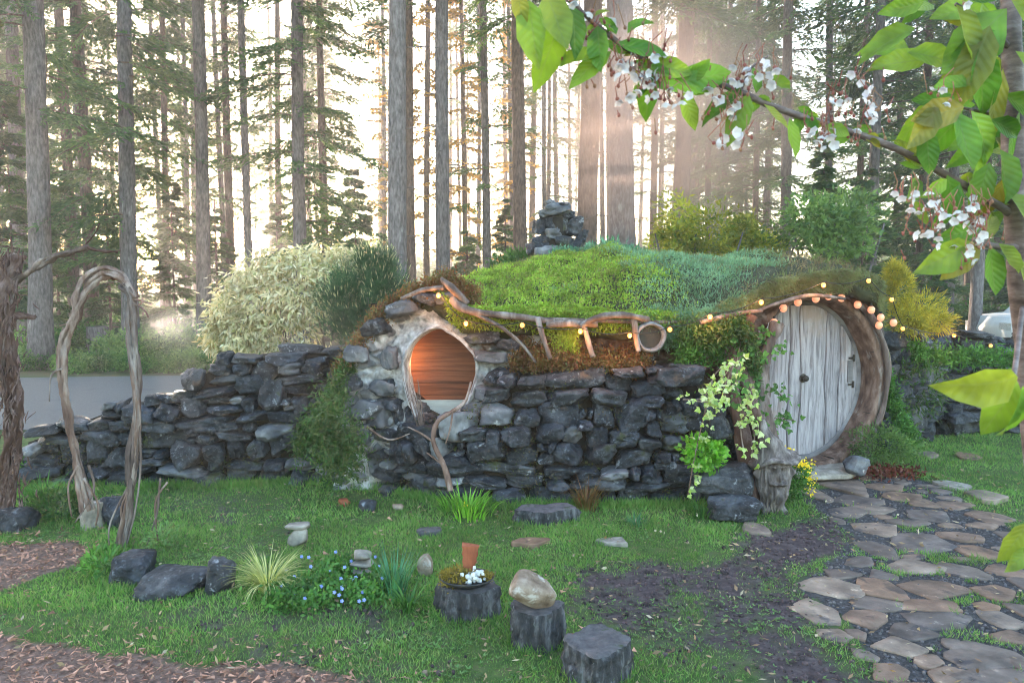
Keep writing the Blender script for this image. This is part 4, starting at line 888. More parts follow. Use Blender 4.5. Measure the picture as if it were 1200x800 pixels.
ivy('variegated_ivy', 'yellow and cream variegated ivy trailing down the wall left of the carved face', [[(862, 424, 5.35), (845, 445, 5.2), (830, 470, 5.15), (822, 500, 5.15), (812, 545, 5.1), (806, 582, 5.1)], [(862, 424, 5.35), (840, 436, 5.2), (825, 465, 5.15), (800, 468, 5.15)], [(862, 424, 5.35), (850, 450, 5.2), (846, 470, 5.15), (815, 470, 5.1)]], 3)
ivy('pale_ivy_strand', 'strand of pale-leaved ivy hanging right above the carved face', [[(884, 446, 5.4), (876, 480, 5.25), (884, 510, 5.2), (880, 535, 5.15)], [(876, 480, 5.25), (868, 500, 5.2), (872, 530, 5.15)]], 5)
root = ivy('climbing_vine', 'dark green leafy climber overlapping the left edge of the round door', [[(890, 545, 5.4), (886, 500, 5.5), (882, 450, 5.6), (885, 405, 5.65), (900, 385, 5.7)], [(886, 500, 5.5), (905, 490, 5.6), (930, 492, 5.65)], [(882, 450, 5.6), (905, 455, 5.65), (922, 470, 5.7)], [(885, 415, 5.65), (905, 405, 5.7), (916, 408, 5.75)], [(868, 400, 5.5), (862, 440, 5.4), (868, 480, 5.3)]], 9, .05, 'greenleaf', .014, .045)
# old twisted bark jamb left of the door
root = thing('twisted_jamb_log', 'peeling twisted tree trunk standing at the left side of the round door', 'log', G(893, 590)); r_ = random.Random(2)
for k, pts in enumerate(([(895, 585, 5.35), (890, 520, 5.45), (872, 450, 5.55), (866, 400, 5.6), (880, 368, 5.6)], [(880, 590, 5.3), (872, 520, 5.4), (858, 450, 5.5), (862, 385, 5.6)], [(905, 560, 5.5), (893, 470, 5.6), (896, 420, 5.66), (912, 378, 5.7)])):
    mb = MB(); tube(mb, smooth_path([at(*p) for p in pts], 8), [.075, .06, .05, .045], 16, .35, 30 + k); wpart2(root, mb, 'trunk', M['redbark' if k < 2 else 'driftwood'])
# carved face with a pointed hat
cf = G(905, 600); cf[2] = 0; root = thing('carved_face', 'gnarled grey wood carving of a bearded face under a floppy pointed hat', 'carving', cf)
S_ = 5.28 / 867
th_, zz_ = np.meshgrid(np.linspace(0, 2 * np.pi, 121)[:-1], np.linspace(0, .42, 90))
az = np.arctan2(np.sin(th_ + np.pi / 2), np.cos(th_ + np.pi / 2))   # 0 faces the viewer
R0_ = np.interp(zz_, [0, .03, .10, .2, .3, .38, .42], [.05, .06, .085, .115, .118, .10, .09])
g = lambda a0, z0, wa, wz: np.exp(-((az - a0) / wa) ** 2 - ((zz_ - z0) / wz) ** 2)
rad_ = R0_ + .045 * g(0, .285, .13, .038) + .02 * g(0, .33, .12, .03) - .03 * g(.36, .325, .17, .018) - .03 * g(-.36, .325, .17, .018) + .017 * g(.36, .322, .09, .010) + .017 * g(-.36, .322, .09, .010) + .028 * g(.36, .352, .28, .012) + .028 * g(-.36, .352, .28, .012) \
    + .022 * g(.42, .262, .2, .028) + .022 * g(-.42, .262, .2, .028) + .034 * g(.22, .236 , .24, .016) + .034 * g(-.22, .236, .24, .016) - .022 * g(0, .214, .2, .010) + .035 * g(0, .15, .5, .06) + .03 * g(1.35, .30, .14, .04) + .03 * g(-1.35, .30, .14, .04)
beard = np.exp(-((az) / 1.1) ** 2) * np.clip((.235 - zz_) / .06, 0, 1)
pp = np.stack([np.sin(az), zz_ * 3, np.cos(az)], -1)
rad_ += beard * .011 * np.sin(az * 17 + 2.5 * np.sin(zz_ * 26) + 2 * vnoise(pp, 3, 3)) + .008 * fbm(pp, 4, 6, 4) + .006 * np.sin(az * 23 + 3 * vnoise(pp, 4, 8))
rad_ = R0_ + (rad_ - R0_) * 1.35
V = np.stack([rad_ * np.sin(az) * 1.0, -rad_ * np.cos(az) * .85, zz_], -1); jj = np.arange(th_.size).reshape(th_.shape); nj = np.roll(jj, -1, 1)
mb = MB(); mb.add(V.reshape(-1, 3), [np.stack([jj[:-1], nj[:-1], nj[1:], jj[1:]], -1)[:, :, ::-1].reshape(-1, 4)]); mb.build('face', M['carved'], root)
th2 = np.linspace(0, 2 * np.pi, 73)[:-1]; rows = []
for rr, z in ((.07, .375), (.13, .372), (.175, .378), (.178, .392), (.13, .405), (.105, .43), (.095, .47), (.078, .52), (.058, .57), (.042, .62), (.02, .67), (.002, .685)):
    t_ = max(z - .43, 0); wv = (.022 * np.sin(3 * th2 + 1) if rr > .12 else 0 * th2); rg = rr * (1 + .10 * vnoise(np.stack([np.cos(th2) * 2, np.sin(th2) * 2, 0 * th2 + z * 12], -1), 2, 5))
    rows.append(np.stack([rg * np.cos(th2) - t_ * .42 + .015 * np.sin(z * 40), rg * np.sin(th2) * .9, z + wv + (.03 * np.cos(th2) if rr > .1 else 0)], -1))
Vv = np.array(rows); jj = np.arange(Vv.shape[0] * 72).reshape(-1, 72); nj = np.roll(jj, -1, 1); mb = MB(); mb.add(Vv.reshape(-1, 3), [np.stack([jj[:-1], nj[:-1], nj[1:], jj[1:]], -1).reshape(-1, 4)]); mb.build('hat', M['carved'], root)
for s in (-1, 1):
    mb = MB(); tube(mb, [np.array([s * .03, 0, .06]), np.array([s * .06, -.03, .02]), np.array([s * .09, -.05, -.01])], [.045, .03, .018], 10, .3, 5 + s); mb.build('root_foot', M['carved'], root)
# yellow flowers
b0 = G(930, 588); mb = MB(); fl = MB(); c_ = at(930, 558, 5.45); clump(mb, c_, (.12, .12, .15), 1500, .035, .016, 3); r = RS(4)
for p in [(922, 535, 40), (932, 540, 60), (944, 545, 60), (950, 560, 50), (952, 575, 30), (925, 528, 14), (918, 545, 40)]:
    q_ = at(p[0], p[1], 5.36) + r.normal(size=(p[2], 3)) * .022; leaves(fl, q_, norm(r.normal(size=(p[2], 3)) + [0, -.6, .5]), norm(r.normal(size=(p[2], 3))), .022, .016, shape='diamond')
plant('yellow_primrose', 'yellow-flowered leafy plant between the carved face and the round door', 'flowers', b0, [(mb, M['greenleaf'], 'foliage'), (fl, M['yellowflower'], 'flowers')])
# stone trough, plant in it, black boulder before it
def boulder(name, label, cat, px, py, Yd, w_, h_, d_, seed, mat, tilt=0, group=None, z=None, sub=4, rough=.09, boxy=.85):
    c0 = at(px, py, Yd); 
    if z is not None: c0[2] = z
    P_, F_ = rock((w_, d_, h_), seed, sub, 11, rough, boxy, 45); P_ = rot(P_, tilt, 1); mb = MB(); mb.add(P_, [F_]); o = mb.build(name, M[mat]); o.location = tuple(c0); return tag(o, label, cat, group)
boulder('stone_block', 'long dark stone block under the bright green plant', 'stone', 848, 563, 5.2, .50, .22, .3, 71, 'basalt')
boulder('boulder', 'black boulder lying in the grass at the foot of the carved face', 'boulder', 855, 594, 5.10, .38, .20, .3, 72, 'basalt', .1)
boulder('boulder', 'square slate-blue boulder above the stone block in the ivy', 'boulder', 841, 500, 5.2, .22, .19, .22, 73, 'basalt')
boulder('boulder', 'broad dark boulder capping the wall under the ledge plants', 'boulder', 797, 440, 5.55, .42, .19, .3, 74, 'basalt')
b0 = at(828, 545, 5.15); plant('leafy_plant', 'bright green bushy plant growing on the stone block', 'plant', b0, [(clump(MB(), at(826, 530, 5.18), (.14, .1, .12), 900, .05, .03, 6, .5), M['brightleaf'], 'foliage')])
boulder('boulder', 'pale bluish rock at the right foot of the round door frame', 'boulder', 1003, 545, 6.15, .22, .18, .2, 75, 'basalt_pale')
b0 = G(1030, 556); mb = MB(); r = RS(5); n = 900; p = b0 + r.normal(size=(n, 3)) * [.17, .10, .025] + [0, 0, .03]; leaves(mb, p, norm(r.normal(size=(n, 3)) + [0, 0, .3]), norm(r.normal(size=(n, 3))), .05, .02, shape='diamond')
tag(mb.build('fallen_leaves', leafmat('red_brown_leaf', [(.14, .03, .02), (.22, .06, .04), (.09, .03, .02)], .2)), 'heap of dark red fallen leaves beside the door step', 'leaves', kind='stuff')
b0 = G(1040, 545); plant('grey_green_shrub', 'loose grey-green low shrub at the right of the door frame', 'plant', b0, [(clump(MB(), at(1035, 522, 6.4), (.30, .2, .16), 2600, .04, .012, 8, .4), M['laurel'], 'foliage')])
b0 = G(1085, 540); plant('wall_foot_plant', 'feathery dark green plant at the foot of the right wall', 'plant', b0, [(clump(MB(), at(1075, 455, 7.3), (.30, .14, .30), 900, .07, .016, 18, -.1), M['darkfern'], 'foliage')])
mb = MB(); strip(mb, [(1060, 405, 7.4), (1100, 420, 7.6), (1150, 418, 7.8), (1200, 425, 7.9), (1260, 430, 8.0)], .06, 3600, .06, .018, 9)
b0 = at(1130, 430, 7.8); plant('wall_top_greenery', 'spreading green shrub draped over the top of the right wall', 'shrub', b0, [(mb, M['greenleaf'], 'foliage')])
mb = MB(); strip(mb, [(1036, 440, 6.85), (1046, 470, 6.85), (1058, 500, 6.85), (1072, 520, 6.9)], .06, 2600, .05, .014, 61, .2); b0 = G(1066, 525); plant('ferny_plant', 'ferny green plant filling the gap between the door frame and right wall', 'plant', b0, [(mb, M['greenleaf'], 'foliage')])
b0 = at(1070, 400, 7.4); b0[2] = 1.1; mb = MB()
for px, py, a_, b_ in [(1055, 340, 16, 28), (1078, 362, 24, 20), (1095, 376, 22, 14), (1066, 376, 26, 18), (1048, 322, 10, 14)]: k = 7.3 / 867; clump(mb, at(px, py, 7.3), (a_ * k, a_ * k * .7, b_ * k), 1500, .06, .01, int(py), .2, out=1.2, rnd_=.5)
plant('golden_cypress', 'golden yellow feathery conifer beside the lights at the right of the roof', 'shrub', b0, [(mb, M['gold'], 'foliage')], [([b0, b0 + [-.1, 0, .4]], [.02, .01])])

# ------------------------------------------------------------------ flagstones
FL = [(585, 135, 150, 65), (495, 165, 70, 45), (730, 145, 120, 26), (640, 190, 180, 32), (785, 178, 130, 28), (700, 218, 120, 26), (600, 228, 110, 34), (880, 240, 130, 38), (700, 282, 150, 40), (815, 262, 110, 26), (1090, 245, 120, 40), (855, 335, 200, 56), (708, 355, 96, 56), (1050, 362, 116, 52), (825, 412, 160, 46), (995, 425, 136, 48), (1145, 425, 110, 42), (590, 440, 116, 32), (540, 482, 176, 70), (720, 492, 164, 62), (895, 487, 178, 70), (1100, 500, 120, 52), (690, 534, 156, 44), (882, 544, 190, 40), (1075, 545, 84, 30), (510, 567, 130, 84), (665, 588, 150, 54), (910, 594, 206, 62), (1125, 590, 136, 58), (830, 634, 146, 50), (575, 642, 96, 50), (790, 684, 156, 58), (1165, 650, 110, 50), (1070, 712, 255, 84), (1100, 786, 280, 60), (755, 762, 140, 54), (950, 775, 120, 50), (985, 310, 110, 34), (960, 205, 110, 26), (860, 200, 90, 24), (1170, 310, 90, 36), (650, 400, 100, 34), (640, 640, 60, 40), (960, 670, 80, 36), (880, 725, 90, 44), (1180, 730, 60, 60), (1195, 560, 70, 50)]
def flagstone(c, w_, l_, seed, th=.05):
    r = RS(seed); n = 40; t = np.linspace(0, 2 * np.pi, n + 1)[:-1]; k = r.randint(5, 8); ca2 = np.sort(r.uniform(0, 2 * np.pi, k) * .35 + np.arange(k) * 2 * np.pi / k); pl = r.uniform(.74, 1.0, k)
    rr = np.min(np.where(np.cos(t[:, None] - ca2[None]) > .1, pl[None] / np.maximum(np.cos(t[:, None] - ca2[None]), .1), 9), 1); rr = np.minimum(rr, 1.22) * (1 + .05 * vnoise(np.stack([np.cos(t) * 4, np.sin(t) * 4, 0 * t + seed], -1), 1.5, seed))
    o_ = np.stack([rr * np.cos(t) * w_ / 2, rr * np.sin(t) * l_ / 2, 0 * t], -1); tilt = r.normal(size=2) * .02; V = []
    for s, z in ((1.0, -th), (1.0, -.004), (.992, .0015), (.97, .003), (.6, .004), (.3, .004)):
        q_ = o_ * s; q_[:, 2] = z; q_[:, 2] += (.006 * fbm(q_ + seed, 9, seed, 3) if s < .95 else 0) + q_[:, 0] * tilt[0] + q_[:, 1] * tilt[1]; V.append(q_)
    V = np.array(V); jj = np.arange(V.shape[0] * n).reshape(-1, n); nj = np.roll(jj, -1, 1); mb = MB()
    V2 = np.vstack([V.reshape(-1, 3), [[0, 0, .004]]]); mb.add(V2, [np.stack([jj[:-1], nj[:-1], nj[1:], jj[1:]], -1).reshape(-1, 4), np.stack([jj[-1], nj[-1], np.full(n, V.shape[0] * n)], -1)]); return mb
fc = []
for (u, v, ww, hh) in FL:
    px, py = 780 + u / 2.857, 520 + v / 2.857; c0 = G(px, py); Yd = c0[1]; d_ = abs(G(px, py - hh / 5.714)[1] - G(px, py + hh / 5.714)[1]); fc.append((c0, ww / 2.857 * Yd / 867 * 1.13, d_ * 1.10))
r = random.Random(12); tries = 0
while len(fc) < 92 and tries < 9000:   # small stones filling what is left of the path
    tries += 1; px, py = r.uniform(930, 1290), r.uniform(560, 860)
    if not in_poly(np.array(px), np.array(py), PATH): continue
    c0 = G(px, py); w_, l_ = r.uniform(.08, .22), r.uniform(.08, .20)
    if all(((c0[0] - a[0]) / ((w_ + b) / 2)) ** 2 + ((c0[1] - a[1]) / ((l_ + c) / 2)) ** 2 > 1.05 for a, b, c in fc): fc.append((c0, w_, l_))
order = sorted(range(len(fc)), key=lambda i: -fc[i][0][1]); rows_ = {}
for rank, i in enumerate(order): rows_.setdefault(rank // 5, []).append(i)
ordn = ['first', 'second', 'third', 'fourth', 'fifth', 'sixth', 'seventh', 'eighth', 'ninth', 'tenth', 'eleventh', 'twelfth', 'thirteenth', 'fourteenth', 'fifteenth', 'sixteenth', 'seventeenth', 'eighteenth', 'nineteenth', 'twentieth', 'last']
inrow = ['nearest the lawn', 'second from the lawn', 'in the middle', 'fourth from the lawn', 'farthest from the lawn']
for k, ids in rows_.items():
    ids.sort(key=lambda i: fc[i][0][0])
    for j, i in enumerate(ids):
        c0, w_, l_ = fc[i]; size = 'large' if w_ * l_ > .075 else ('small' if w_ * l_ < .03 else 'medium')
        o = flagstone(c0, w_, l_, 300 + i).build('flagstone', M['flag'], None); zg = float(gz(np.array([c0[0]]), np.array([c0[1]]))[0]); o.location = (c0[0], c0[1], zg + .004); o.rotation_euler.z = 0
        tag(o, f'{size} flagstone, {ordn[min(k, 20)]} path row from the door, {inrow[j]}', 'paving stone', 'irregular flagstones of the garden path')
for lab, px, py, ww, hh, mt in (('pale pinkish step stone in the lawn right of the path', 1115, 570, 34, 10, 'palerock'), ('dark step stone in the lawn just below the pale pink one', 1155, 583, 40, 11, 'flag'), ('grey step stone at the edge of the far lawn by the wall foot', 1085, 534, 30, 8, 'flag'), ('small grey step stone in the far lawn under the cherry leaves', 1133, 536, 28, 8, 'flag'),
        ('flat grey stone sunk in the lawn below the retaining wall', 719, 637, 36, 9, 'palerock'), ('flat pinkish stone sunk in the lawn, broadest of the sunken pair', 622, 637, 42, 10, 'flag'), ('round brownish stone sunk in the lawn before the black boulder', 886, 622, 34, 12, 'flag'), ('dark disc of wood lying in the lawn behind the carved red wood', 506, 624, 30, 8, 'stumptop')):
    c0 = G(px, py); d_ = abs(G(px, py - hh / 2)[1] - G(px, py + hh / 2)[1]); o = flagstone(c0, ww * c0[1] / 867, d_, px).build('stepping_stone', M[mt]); o.location = (c0[0], c0[1], .022); tag(o, lab, 'stepping stone')

# ------------------------------------------------------------------ blocks, cairn, bowl in the foreground border
BLOCKS = []
def column_block(name, label, px, py, w_, h_, seed, n=6, d_=None, topm='stumptop', mat='stump', sink=.02, tw=1.0):
    """standing block, PX,PY = middle of its foot"""
    c0 = G(px, py); r = RS(seed); d_ = d_ or w_; c0 = c0 + np.array([0, d_ * .45, 0]); m_ = 64; t = np.linspace(0, 2 * np.pi, m_ + 1)[:-1]; aa = np.arange(n) * 2 * np.pi / n + r.uniform(0, .5, n) + r.uniform(0, 1); pl = r.uniform(.84, 1, n)
    cc = np.cos(t[:, None] - aa[None]); rr = np.min(np.where(cc > .1, pl / np.maximum(cc, .1), 9), 1); rr = np.minimum(rr, 1.32 if n == 4 else 1.15); V = []
    for z in np.r_[np.linspace(-sink, h_, 16)]:
        s = 1 + (1 - z / h_) * .03 * tw - (.03 if z > h_ * .97 else 0); q_ = np.stack([rr * s * np.cos(t) * w_ / 2, rr * s * np.sin(t) * d_ / 2, 0 * t + z], -1)
        nz_ = fbm(np.stack([np.cos(t) * 3, np.sin(t) * 3, 0 * t + z * 16], -1) + seed, 2.5, seed, 4); cr_ = np.abs(vnoise(np.stack([np.cos(t) * 7, np.sin(t) * 7, 0 * t + z * 1.5 / h_ + seed], -1), 1.6, seed)); q_[:, :2] *= (1 + .10 * nz_ - .05 * (1 - np.clip(cr_ * 5, 0, 1)))[:, None]; q_[:, 2] += (z / h_) * .012 * fbm(q_ * 5 + seed, 1.2, seed + 2, 2); V.append(q_)
    V = np.array(V); jj = np.arange(V.shape[0] * m_).reshape(-1, m_); nj = np.roll(jj, -1, 1); mb = MB(); mb.add(V.reshape(-1, 3), [np.stack([jj[:-1], nj[:-1], nj[1:], jj[1:]], -1).reshape(-1, 4)])
    root = thing(name, label, 'stone block', c0); mb.build('side', M[mat], root); BLOCKS.append((c0[0], c0[1], w_, d_))
    mb = MB(); T_ = [V[-1]]
    for s in (.93, .7, .4, .15): q_ = V[-1] * [s, s, 1]; q_[:, 2] = h_ + .002 + (q_[:, 2] - h_) * s + .008 * fbm(q_ * 12 + seed, 1, seed, 3); T_.append(q_)
    T_ = np.array(T_); jj = np.arange(T_.shape[0] * m_).reshape(-1, m_); nj = np.roll(jj, -1, 1); mb.add(np.vstack([T_.reshape(-1, 3), [[0, 0, h_ + .004]]]), [np.stack([jj[:-1], nj[:-1], nj[1:], jj[1:]], -1).reshape(-1, 4), np.stack([jj[-1], nj[-1], np.full(m_, T_.shape[0] * m_)], -1)]); mb.build('top', M[topm], root)
    return root, c0
b1, c1 = column_block('basalt_block', 'broad weathered grey block carrying the black bowl of moss', 548, 731, .32, .15, 3, 8, .25)
b2, c2 = column_block('basalt_block', 'dark squarish block carrying the striped tan rock', 628, 765, .235, .175, 4, 5, .2)
b3, c3 = column_block('basalt_block', 'black square block nearest the camera with nothing on it', 704, 806, .26, .15, 5, 4, .23)
boulder('rough_boulder', 'rough dark rock at the foot of the dead vine arch', 'boulder', 152, 668, 3.98, .24, .20, .22, 81, 'basalt', .05, z=.06)
boulder('flat_slab', 'low flat dark slab between the arch rock and the striped grass', 'boulder', 205, 688, 3.85, .36, .13, .28, 82, 'basalt', .04, z=.045)
boulder('rough_boulder', 'narrow upright dark rock touching the striped grass clump', 'boulder', 258, 686, 3.85, .14, .20, .14, 83, 'basalt', .1, z=.07)
column_block('basalt_block', 'dark low step block against the foot of the retaining wall', 640, 617, .46, .10, 9, 5, .22, sink=.05)
boulder('boulder', 'small round dark boulder beside the nearest square block', 'boulder', 682, 795, 2.95, .13, .10, .12, 76, 'stump', z=.03)
P_, F_ = rock((.225, .17, .16), 47, 4, 6, .03, 1.0, 6); P_ = rot(P_, .3 + math.pi, 1); mb = MB(); mb.add(P_, [F_]); o = mb.build('striped_rock', None or M['tanrock']); o.location = (c2[0] - .012, c2[1] - .02, .175 + .066); tag(o, 'smooth tan and cream rock with worn stripes sitting on a dark block', 'rock')
# worn stripes: inlaid pale ridges on the camera side
V, F = ico(1); mb = MB()
# bowl of moss
bc = np.array([c1[0] - .01, c1[1], .156]); root = thing('moss_bowl', 'shallow black bowl planted with golden moss on a block', 'bowl', bc); t_ = np.linspace(0, 2 * np.pi, 49)[:-1]; V = np.array([np.stack([rr * np.cos(t_), rr * np.sin(t_) * .85, 0 * t_ + z], -1) for rr, z in ((.001, .0), (.09, .0), (.125, .022), (.138, .036), (.132, .037), (.115, .024), (.001, .022))]); jj = np.arange(7 * 48).reshape(7, 48); nj = np.roll(jj, -1, 1)
mb = MB(); mb.add(V.reshape(-1, 3), [np.stack([jj[:-1], nj[:-1], nj[1:], jj[1:]], -1).reshape(-1, 4)]); mb.build('bowl_shell', M['bowl'], root)
mb = MB(); clump(mb, (-.05, -.01, .04), (.085, .07, .045), 2600, .016, .006, 5, .5); clump(mb, (.10, .0, .035), (.03, .04, .02), 500, .014, .006, 7, .5); tag(mb.build('moss', M['moss'], root), kind='stuff')
lich = MB(); r = RS(6)
for k in range(46):
    V_, F_ = rock((r.uniform(.012, .026),) * 3, 600 + k, 2, 8, .15); lich.add(V_ + np.array([.035 + r.normal() * .022, -.045 + r.normal() * .018, .055 + r.normal() * .016]), [F_])
o = lich.build('lichen_cluster', M['lichen']); o.location = tuple(bc); tag(o, 'crumbly cluster of white lichen and shells in the moss bowl', 'lichen')
mb = MB(); ys_ = np.linspace(0, 1, 14); V = []
for t in ys_:
    w2 = .028 + .012 * t + .003 * math.sin(t * 20); V += [[-w2 + .01 * t, -.018, t * .125], [w2 + .012 * t, -.022, t * .125 - .004 * math.cos(t * 9)], [w2 + .010 * t, .014, t * .125], [-w2 + .01 * t, .018, t * .125 + .012 * t]]
V = np.array(V); jj = np.arange(len(V)).reshape(-1, 4); nj = np.roll(jj, -1, 1); mb.add(V, [np.vstack([np.stack([jj[:-1], nj[:-1], nj[1:], jj[1:]], -1).reshape(-1, 4), jj[0][::-1][None], jj[-1][None]])]); o = mb.build('red_wood_piece', M['redwood'], smooth=False); o.location = tuple(bc + [.008, .03, .055]); tag(o, 'upright splintered chunk of red-brown wood in the moss bowl', 'wood piece')
# cairn
root = thing('cairn', 'little cairn of three flat pale stones in the blue flowers', 'cairn', G(425, 674)); cl = np.array(root.location)
for i, (dx, zz, w_, h_) in enumerate(((0, .025, .125, .05), (-.004, .07, .13, .04), (.006, .112, .115, .055))):
    P_, F_ = rock((w_, w_ * .8, h_), 40 + i, 3, 6, .02, 1.0, 6); mb = MB(); mb.add(P_, [F_]); o = mb.build('stone', M['palerock'], root); o.location = (dx, 0, zz)
P_, F_ = rock((.09, .09, .13), 48, 3, 6, .03, 1.0, 6); mb = MB(); mb.add(P_, [F_]); o = mb.build('upright_pebble', M['tanrock']); o.location = tuple(G(498, 672) + [0, 0, .05]); tag(o, 'upright tan pebble between the leek-like blades and the moss bowl', 'pebble')
root = thing('small_table_stone', 'little grey post stone with a flat cap behind the striped grass', 'stone', G(350, 640)); mb = MB(); P_, F_ = rock((.12, .10, .13), 50, 3, 6, .03, .95); mb.add(P_ + [.0, 0, .06], [F_]); mb.build('post', M['palerock'], root); mb = MB(); P_, F_ = rock((.16, .12, .035), 51, 3, 6, .03, .95); mb.add(P_ + [-.01, 0, .13], [F_]); mb.build('cap', M['palerock'], root)
for nm, lab, px, py, w_, mt in (('pebble', 'round tan pebble at the foot of the wall near the fern', 466, 597, .085, 'tanrock'), ('pebble', 'reddish brown stone on the grass below the fern', 404, 592, .10, 'redwood'), ('pebble', 'flat dark grey stone on the grass right of the fern', 432, 597, .15, 'basalt'), ('pebble', 'small tan chip stone in the lawn near the bottom', 497, 790, .035, 'tanrock'), ('pebble', 'round grey stone beside the step block', 600, 592, .12, 'basalt_pale')):
    P_, F_ = rock((w_, w_ * .8, w_ * .65), px, 3, 10, .04, 1.0); mb = MB(); mb.add(P_, [F_]); o = mb.build(nm, M[mt]); o.location = tuple(G(px, py) + [0, 0, w_ * .22]); tag(o, lab, 'stone')
mb = MB(); P_, F_ = rock((.10, .03, .14), 55, 3, 6, .03, .95); mb.add(rot(P_, .6, 1), [F_]); o = mb.build('slate_marker', M['palerock']); o.location = tuple(G(352, 563) + [0, -.02, .07]); tag(o, 'tilted pale blue-grey slate standing in the grass by the left wall', 'slate')

# border plants
def tuft(name, label, cat, px, py, n, L, Wd, droop, seed, mat, sp=.03, lift=1.0, flowers=None):
    b0 = G(px, py); r = RS(seed); a_ = r.uniform(0, 2 * np.pi, n); ou = np.stack([np.cos(a_), np.sin(a_), 0 * a_], -1); bs = b0 + ou * r.uniform(0, sp, n)[:, None]; mb = MB()
    blades(mb, bs, ou, r.uniform(.6, 1.15, n) * L, r.uniform(.7, 1.2, n) * Wd, r.uniform(.3, 1.0, n) * droop, 6, lift); pr = [(mb, M[mat], 'blades')] + (flowers or [])
    return plant(name, label, cat, b0, pr)
tuft('striped_grass', 'arching clump of cream and green striped sedge grass', 'grass clump', 314, 694, 300, .27, .007, 1.75, 4, 'variegated', .04)
tuft('strap_leaf_plant', 'upright blue-green strap leaves between the cairn and the upright pebble', 'plant', 462, 700, 90, .27, .010, .7, 5, 'iris', .06)
tuft('daylily_tuft', 'arching narrow green leaves in front of the upright pebble', 'plant', 478, 716, 60, .18, .012, 1.5, 6, 'greenleaf', .03)
fl = MB(); q_ = G(546, 601) + np.array([0, -.02, .07]); r = RS(2); leaves(fl, np.tile(q_, (9, 1)), norm(r.normal(size=(9, 3)) + [0, -.5, .4]), norm(r.normal(size=(9, 3))), .03, .02, shape='diamond')
tuft('daffodil_clump', 'green strappy clump with one yellow bloom at the wall foot under the window', 'flowers', 548, 603, 170, .20, .012, 1.3, 7, 'brightleaf', .2, flowers=[(fl, M['yellowflower'], 'flower')])
tuft('rush_tuft', 'dark green tuft at the foot of the left end of the long wall', 'plant', 50, 590, 140, .25, .008, 1.2, 8, 'greenleaf', .12)
tuft('lawn_tuft', 'pale green grass tuft at the right end of the step block', 'plant', 745, 616, 70, .10, .006, 1.3, 9, 'iris', .06)
tuft('grass_sprout', 'green blades sprouting beside the black boulder below the ivy', 'plant', 822, 606, 90, .15, .008, 1.3, 12, 'greenleaf', .1)
tuft('reddish_tuft', 'rusty brown weed clump growing up the foot of the retaining wall', 'plant', 687, 598, 160, .26, .007, 1.0, 13, 'redsedum', .08)
b0 = G(400, 705); mb = MB(); fb = MB(); r = RS(7)
BP = [(345, 700, 30), (375, 690, 26), (405, 700, 30), (430, 705, 26), (360, 715, 22), (440, 690, 20), (330, 712, 18), (395, 672, 20)]
for px, py, s_ in BP:
    c_ = G(px, py); k = s_ * c_[1] / 867; n = 420; p = c_ + r.normal(size=(n, 3)) * [k * .6, k * .6, .0] + np.stack([0 * np.zeros(n), np.zeros(n), r.uniform(.0, .09, n)], -1); leaves(mb, p, norm(r.normal(size=(n, 3)) + [0, 0, .4]), norm(r.normal(size=(n, 3)) + [0, 0, 1]), .03, .016, shape='diamond')
plant('periwinkle', 'spreading leafy ground cover with small blue flowers around the cairn', 'ground cover', b0, [(mb, M['greenleaf'], 'foliage')])
fl_pos = [(r.uniform(322, 455), r.uniform(668, 722)) for _ in range(30)]
for k, (px, py) in enumerate(fl_pos):
    c_ = G(px, py) + [0, 0, r.uniform(.06, .11)]; a_ = np.arange(5) * 2 * np.pi / 5; d = np.stack([np.cos(a_), -.35 + .8 * np.sin(a_) * .3, np.sin(a_)], -1); leaves(fb, np.tile(c_, (5, 1)), norm(d), np.tile([0, -1, .4], (5, 1)), .012, .010, shape='diamond')
wpart2(bpy.data.objects['periwinkle'], fb, 'flowers', M['blueflower'])

# ------------------------------------------------------------------ dead wood at the left
BASE = G(140, 640); root = thing('vine_arch', 'dead twisted vine trained into a tall rustic garden arch', 'arch', BASE)
Ya = BASE[1]
def strands(root, path, rad, n, seed, mats, Yd, spread=.02, name='strand'):
    r = random.Random(seed); P_ = smooth_path([at(p[0], p[1], p[2] if len(p) > 2 else Yd) for p in path], 9)
    for k in range(n):
        ph = r.uniform(0, 6.28); s = np.linspace(0, 1, len(P_)); tw = r.uniform(3, 6) * r.choice([-1, 1]); off = spread * r.uniform(.5, 1.6) * (1 + .5 * np.sin(s * 9 + ph))[:, None]
        T = norm(np.gradient(P_, axis=0)); N = norm(np.cross(T, [0, 1.0, 0.01])); B = np.cross(T, N)
        Q_ = P_ + off * (np.cos(ph + tw * s * 2)[:, None] * N + np.sin(ph + tw * s * 2)[:, None] * B); mb = MB()
        tube(mb, Q_, [rad * r.uniform(.7, 1.1), rad * r.uniform(.8, 1.2), rad * r.uniform(.6, 1.1), rad * r.uniform(.5, 1)], 12, .75, seed + k, flat=r.uniform(.5, 1)); wpart2(root, mb, name, M[r.choice(mats)])
strands(root, [(142, 640), (152, 590), (158, 540), (160, 470), (156, 410), (154, 352), (144, 332)], .022, 4, 5, ['driftwood', 'vine', 'driftwood'], Ya, .018)
strands(root, [(158, 350), (142, 326), (120, 320), (100, 336), (88, 372), (76, 400), (73, 440), (80, 490), (92, 545), (104, 598)], .018, 4, 9, ['vine', 'driftwood'], Ya + .02, .016)
